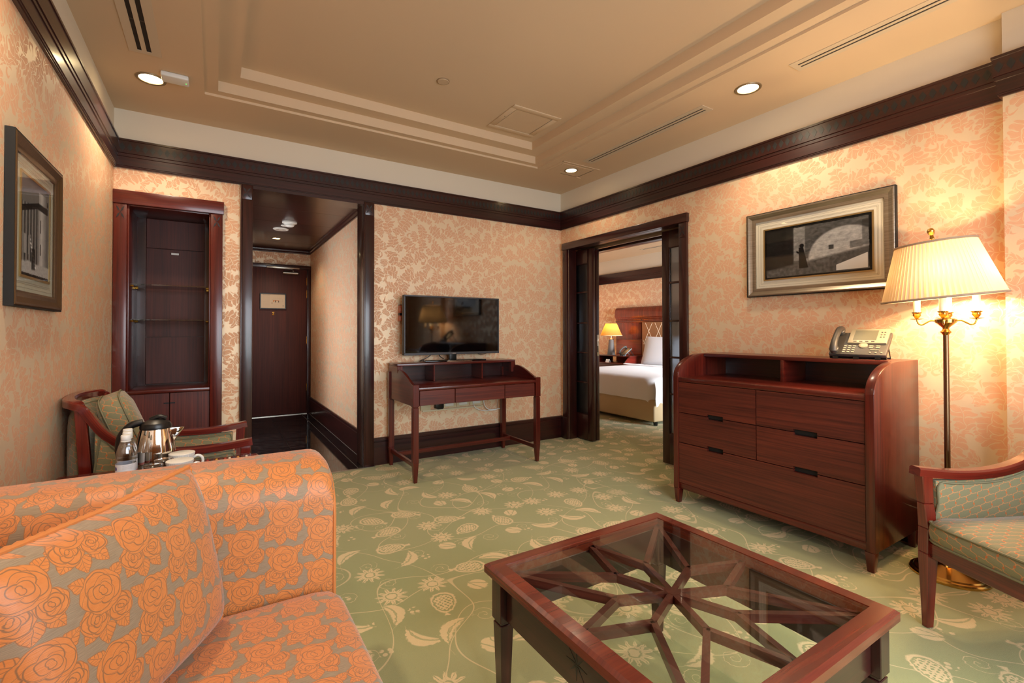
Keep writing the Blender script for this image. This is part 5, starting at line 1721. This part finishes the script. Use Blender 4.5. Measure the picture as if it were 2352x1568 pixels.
for k, (x, y, lab) in enumerate(((-3.648, -1.865, 'front water bottle of three on the side table, label facing out'), (-3.652, -1.795, 'middle water bottle of three in a row on the side table'), (-3.660, -1.725, 'rear water bottle of three, nearest the kettle'))):
    T = Thing('water_bottle', lab, 'bottle', (x, y, TZ), 0, group='water bottles on the side table')
    T.part('bottle', MB().lathe(bp, seg=28, cap=False), M_WATER)
    T.part('water', MB().lathe([(0, .002), (.0295, .006), (.0300, .14), (.023, .168), (0, .168)], seg=24), M_WATER)
    T.part('cap', MB().lathe([(.0155, .192), (.0165, .194), (.0165, .210), (.015, .213), (0, .2135)], seg=28), M_WHITE)
    T.part('neck_ring', MB().lathe([(.0155, .187), (.0165, .188), (.0165, .1905), (.0155, .1915)], seg=24), M_WHITE)
    N = 28
    lm = MB().grid(lambda u, v: (.0329 * math.cos(u * 2 * PI + 2.0), .0329 * math.sin(u * 2 * PI + 2.0), .052 + v * .052), N, 3, uvfn=lambda u, v: (u, v))
    T.part('label', lm, M_LABEL)
# drinking glasses
for k, (x, y, lab) in enumerate(((-3.560, -1.905, 'clear glass tumbler in front of the kettle, nearer the bottles'), (-3.530, -1.825, 'clear glass tumbler in front of the kettle, nearer the cups'))):
    T = Thing('glass_tumbler', lab, 'glass', (x, y, TZ), group='tumblers on the side table')
    T.part('bowl', MB().lathe([(.030, 0), (.033, .09), (.031, .09), (.028, .012), (0, .012)], seg=28), M_WATER)
    T.part('foot', MB().lathe([(0, 0), (.0295, 0), (.0298, .010), (0, .010)], seg=28), M_WATER)
    T.part('rim_cover', MB().lathe([(.0335, .080), (.0345, .090), (.03, .0925), (0, .0935)], seg=28), M_WATER)
# cups with paper lids
def lid_mesh():
    vs, seg = [], 72
    m = MB()
    def fn(u, v):
        k = int(round(u * seg))
        a = u * 2 * PI
        seq = [(.0455, .078), (.0475, .090), (.0475, .0915), (.044, .0925), (0, .0930)]
        r, z = seq[int(round(v * 4))]
        if v < .5:
            r += .0012 if k % 2 else 0
        return (r * math.cos(a), r * math.sin(a), z)
    return m.grid(fn, seg, 5, closed_u=True).mesh('paper_lid', smooth=.5)
LID = lid_mesh()
for k, (x, y, lab) in enumerate(((-3.474, -1.875, 'white mug with a paper lid on the side table, nearer the sofa'), (-3.474, -1.735, 'white mug with a paper lid on the side table, behind its twin'))):
    T = Thing('mug', lab, 'mug', (x, y, TZ), group='lidded mugs on the side table')
    T.part('cup', MB().lathe([(0, 0), (.030, 0), (.033, .004), (.043, .05), (.0445, .085), (.042, .085), (.040, .05), (.03, .008), (0, .008)], seg=36), M_PORC)
    T.part('handle', MB().tube(crom([(.040, 0, .066), (.058, 0, .073), (.074, 0, .062), (.076, 0, .040), (.06, 0, .022), (.038, 0, .022)], 5), .0055, 10), M_PORC)
    T.part('paper_lid', LID, M_WHITE)
# clear caddy of sachets
t = Thing('sachet_caddy', 'low clear caddy of tea and sugar sachets on the side table', 'caddy', (-3.30, -1.68, TZ), world=True)
t.part('tray', MB().box(-3.40, -3.205, -1.76, -1.60, TZ, TZ + .004).box(-3.40, -3.397, -1.76, -1.60, TZ + .004, TZ + .026).box(-3.208, -3.205, -1.76, -1.60, TZ + .004, TZ + .026).box(-3.397, -3.208, -1.603, -1.60, TZ + .004, TZ + .026).box(-3.397, -3.208, -1.76, -1.757, TZ + .004, TZ + .026), M_WATER)
cols = [(150, 44, 40), (46, 42, 44), (206, 160, 60), (60, 40, 34), (176, 70, 50), (226, 220, 206), (40, 44, 70), (198, 140, 60), (90, 50, 36), (220, 214, 200)]
for k in range(10):
    x = -3.388 + k * .0175
    t.part('sachet', MB().hexa([(x, -1.745, TZ + .005), (x + .010, -1.745, TZ + .005), (x + .010, -1.615, TZ + .005), (x, -1.615, TZ + .005)], [(x + .004, -1.745, TZ + .020), (x + .012, -1.745, TZ + .020), (x + .012, -1.615, TZ + .020), (x + .004, -1.615, TZ + .020)]), plain('sachet_%d' % k, cols[k], .5))

# ------------------------------------------------------------------ bedroom
t = Thing('bed', 'large bed with white sheets and a linen skirt in the next room', 'bed', (2.35, .75, 0), world=True)
bx0, bx1, by0, by1 = 1.33, 3.36, -.19, 1.72
t.part('base', B1(bx0 + .01, bx1, by0 + .01, by1 - .01, .05, .33), M_SKIRT, bevel=.02, seg=3)
for xx in (bx0 + .08, bx1 - .12):
    for yy in (by0 + .05, by1 - .1):
        t.part('foot', MB().lathe([(.025, 0), (.03, .05)], (xx, yy, 0), 12), M_BLACK)
# sheet : soft top, falling sides with a loose corner
def sheet(u, v):
    a = u * 2 * PI
    c, s = math.cos(a), math.sin(a)
    k = (abs(c) ** 14 + abs(s) ** 14) ** (-1 / 14)
    seq = [(1.0, .315), (1.0, .40), (1.0, .48), (.998, .545), (.988, .58), (.965, .60), (.9, .612), (.6, .622), (0, .625)]
    f_, z = seq[int(round(v * 8))]
    x, y = c * k, s * k
    wob = .006 * math.sin(a * 23) + .004 * math.sin(a * 41 + 1)
    g = f_ + (wob if z < .55 else wob * .2)
    if y < -.9 and z < .5:
        z -= .035
    return ((bx0 + bx1) / 2 + x * g * (bx1 - bx0) / 2, (by0 + by1) / 2 + y * g * (by1 - by0) / 2, z)
t.part('sheet', MB().grid(sheet, 160, 9, closed_u=True), M_SHEET, smooth=1.3)
fold = MB().grid(lambda u, v: (2.72 + v * .14, by0 + .03 + u * (by1 - by0 - .06), .626 + .016 * math.sin(v * PI) + .002 * math.sin(u * 40)), 40, 6)
t.part('sheet_fold', fold, M_SHEET, smooth=1.2)
drp = MB().grid(lambda u, v: (bx0 - .004 + u * .42 + .01 * math.sin(v * 6), by0 - .012 - .02 * math.sin(u * 14 + 1) * v - .012 * v, .56 - v * (.31 - u * .14)), 26, 10)
t.part('loose_drape', drp, M_SHEET, smooth=1.2)
# headboard
H0, H1 = -.62, 2.56
hb = Thing('headboard', 'curved mahogany headboard with a quilted leather panel behind the bed', 'headboard', (3.44, .97, 0), world=True)
prof_h = [(3.495, .10), (3.43, .10), (3.43, 1.43), (3.415, 1.44), (3.415, 1.455), (3.40, 1.47), (3.392, 1.55), (3.405, 1.62), (3.44, 1.66), (3.495, 1.665)]
def yprism(pr, y0, y1):
    return MB().prism(pr, 'y', y0, y1)
hb.part('panel', yprism(prof_h, H0, H1), M_HBOARD, bevel=.004, seg=1, grain='z')
hb.part('moulding', B1(3.412, 3.43, H0, H1, 1.385, 1.40), M_HBOARD, bevel=.003)
qp = hb.part('quilted_panel', B1(3.395, 3.43, .05, 1.865, .55, 1.372), plain('tan_leather', (178, 132, 92), .5), bevel=.012)
st = MB()
for k in range(-6, 16):
    for sg in (-1, 1):
        y0 = .05 + k * .22
        ya, yb = y0, y0 + sg * .41
        def cl(y):
            return min(max(y, .07), 1.845)
        z0, z1 = .57, 1.355
        # clip the diagonal to the panel
        pts = []
        for i in range(21):
            q = i / 20
            y = ya + (yb - ya) * q
            if .07 < y < 1.845:
                pts.append((3.3945, y, z0 + (z1 - z0) * q))
        if len(pts) > 2:
            st.tube([pts[0], pts[-1]], .003, 5)
hb.part('stitching', st, plain('pale_thread', (226, 200, 168), .6), parent=qp)
hb.part('lower_wing', B1(3.424, 3.43, 1.90, H1 - .02, .60, 1.04), M_HBOARD, bevel=.004)
hb.part('upper_wing', B1(3.422, 3.43, 1.90, H1 - .02, 1.055, 1.37), M_HBOARD, bevel=.006, grain='z')
hb.part('cross_inlay', MB().prism([(1.90 + a, 1.41 + b) for a, b in ((-.02, 0), (0, -.03), (.02, 0), (0, .03))], 'x', 3.4285, 3.43), M_INLAY)
# pillow
t = Thing('bed_pillow', 'white pillow propped against the headboard of the bed', 'pillow', (3.2, 1.12, .63), world=True)
pm, rim = pillow_mesh(.80, .50, .17, n=20, pinch=.03, pw=3)
frame_xf(pm, (3.185, 1.235, .862), (0, -1, 0), (.30, 0, 1))
pc = t.part('pillowcase', pm, M_SHEET, smooth=1.4)
rm = MB().tube(rim, .004, 6, closed=True)
frame_xf(rm, (3.185, 1.235, .862), (0, -1, 0), (.30, 0, 1))
t.part('seam', rm, M_SHEET, parent=pc)
# nightstand
t = Thing('nightstand', 'dark mahogany nightstand beside the bed', 'nightstand', (3.08, 2.19, 0), world=True)
nx0, nx1, ny0, ny1 = 2.82, 3.385, 1.76, 2.62
t.part('cabinet', B1(nx0 + .01, nx1, ny0 + .01, ny1 - .01, .06, .60), M_MAHOG, bevel=.003)
t.part('lower_top', B1(nx0, nx1, ny0, ny1, .60, .622), M_MAHOG, bevel=.004)
t.part('upper_shelf', B1(nx0 + .14, nx1, ny0, ny1, .735, .755), M_MAHOG, bevel=.004)
for y0 in (ny0, ny1 - .02):
    pr = [(nx1, .622), (nx0 + .01, .622)] + [(nx0 + .01 + .15 * (k / 8), .622 + .115 * math.sin(k / 8 * PI / 2)) for k in range(1, 9)] + [(nx1, .737)]
    t.part('side_cheek', MB().prism(pr, 'y', y0, y0 + .02), M_CHAIRW, bevel=.002, seg=1)
t.part('drawer', B1(nx0, nx0 + .012, ny0 + .03, ny1 - .03, .40, .58), M_DRAWER, bevel=.002)
t.part('plinth', B1(nx0 + .03, nx1, ny0 + .03, ny1 - .03, 0, .06), M_BLACK)
t = Thing('table_lamp', 'lit bedside lamp with an amber shade and grey tapered base', 'lamp', (3.06, 2.32, .755))
t.part('base', MB().lathe([(0, 0), (.074, 0), (.074, .012), (.072, .02), (.046, .29), (.040, .30), (0, .302)], seg=28), plain('grey_stone', (96, 92, 88), .5))
t.part('neck', MB().lathe([(.046, .286), (.048, .295), (.034, .312), (.013, .325), (.011, .36)], seg=20), M_STEEL)
sd = t.part('shade', MB().lathe([(.205, .365), (.105, .595)], seg=48, cap=False), M_SHADE2)
t.part('shade_rim', MB().tube([(.206 * math.cos(k * PI / 24), .206 * math.sin(k * PI / 24), .365) for k in range(48)], .004, 6, closed=True), plain('cream_binding', (240, 224, 180), .6), parent=sd)
t.part('bulb', MB().lathe([(0, .40), (.02, .41), (.026, .44), (.018, .47), (0, .48)], seg=14), M_BULB)
lamp('table_lamp_bulb', 'POINT', (3.06, 2.32, .755 + .50), BEDLAMP_W * 3, (1, .58, .24), shadow_soft_size=.03)
ph = phone('bedside_phone', 'cream and black telephone on the bedside shelf', (3.02, 1.875, .755), math.radians(-25), None, s=.95, full=False)
t = Thing('tent_card', 'small folded white card on the nightstand', 'card', (2.92, 2.28, .6225), world=True)
t.part('front_flap', MB().hexa([(2.895, 2.22, .6225), (2.897, 2.22, .6225), (2.897, 2.31, .6225), (2.895, 2.31, .6225)], [(2.918, 2.22, .68), (2.920, 2.22, .68), (2.920, 2.31, .68), (2.918, 2.31, .68)]), M_WHITE)
t.part('rear_flap', MB().hexa([(2.943, 2.22, .6225), (2.945, 2.22, .6225), (2.945, 2.31, .6225), (2.943, 2.31, .6225)], [(2.920, 2.22, .68), (2.922, 2.22, .68), (2.922, 2.31, .68), (2.920, 2.31, .68)]), M_WHITE)
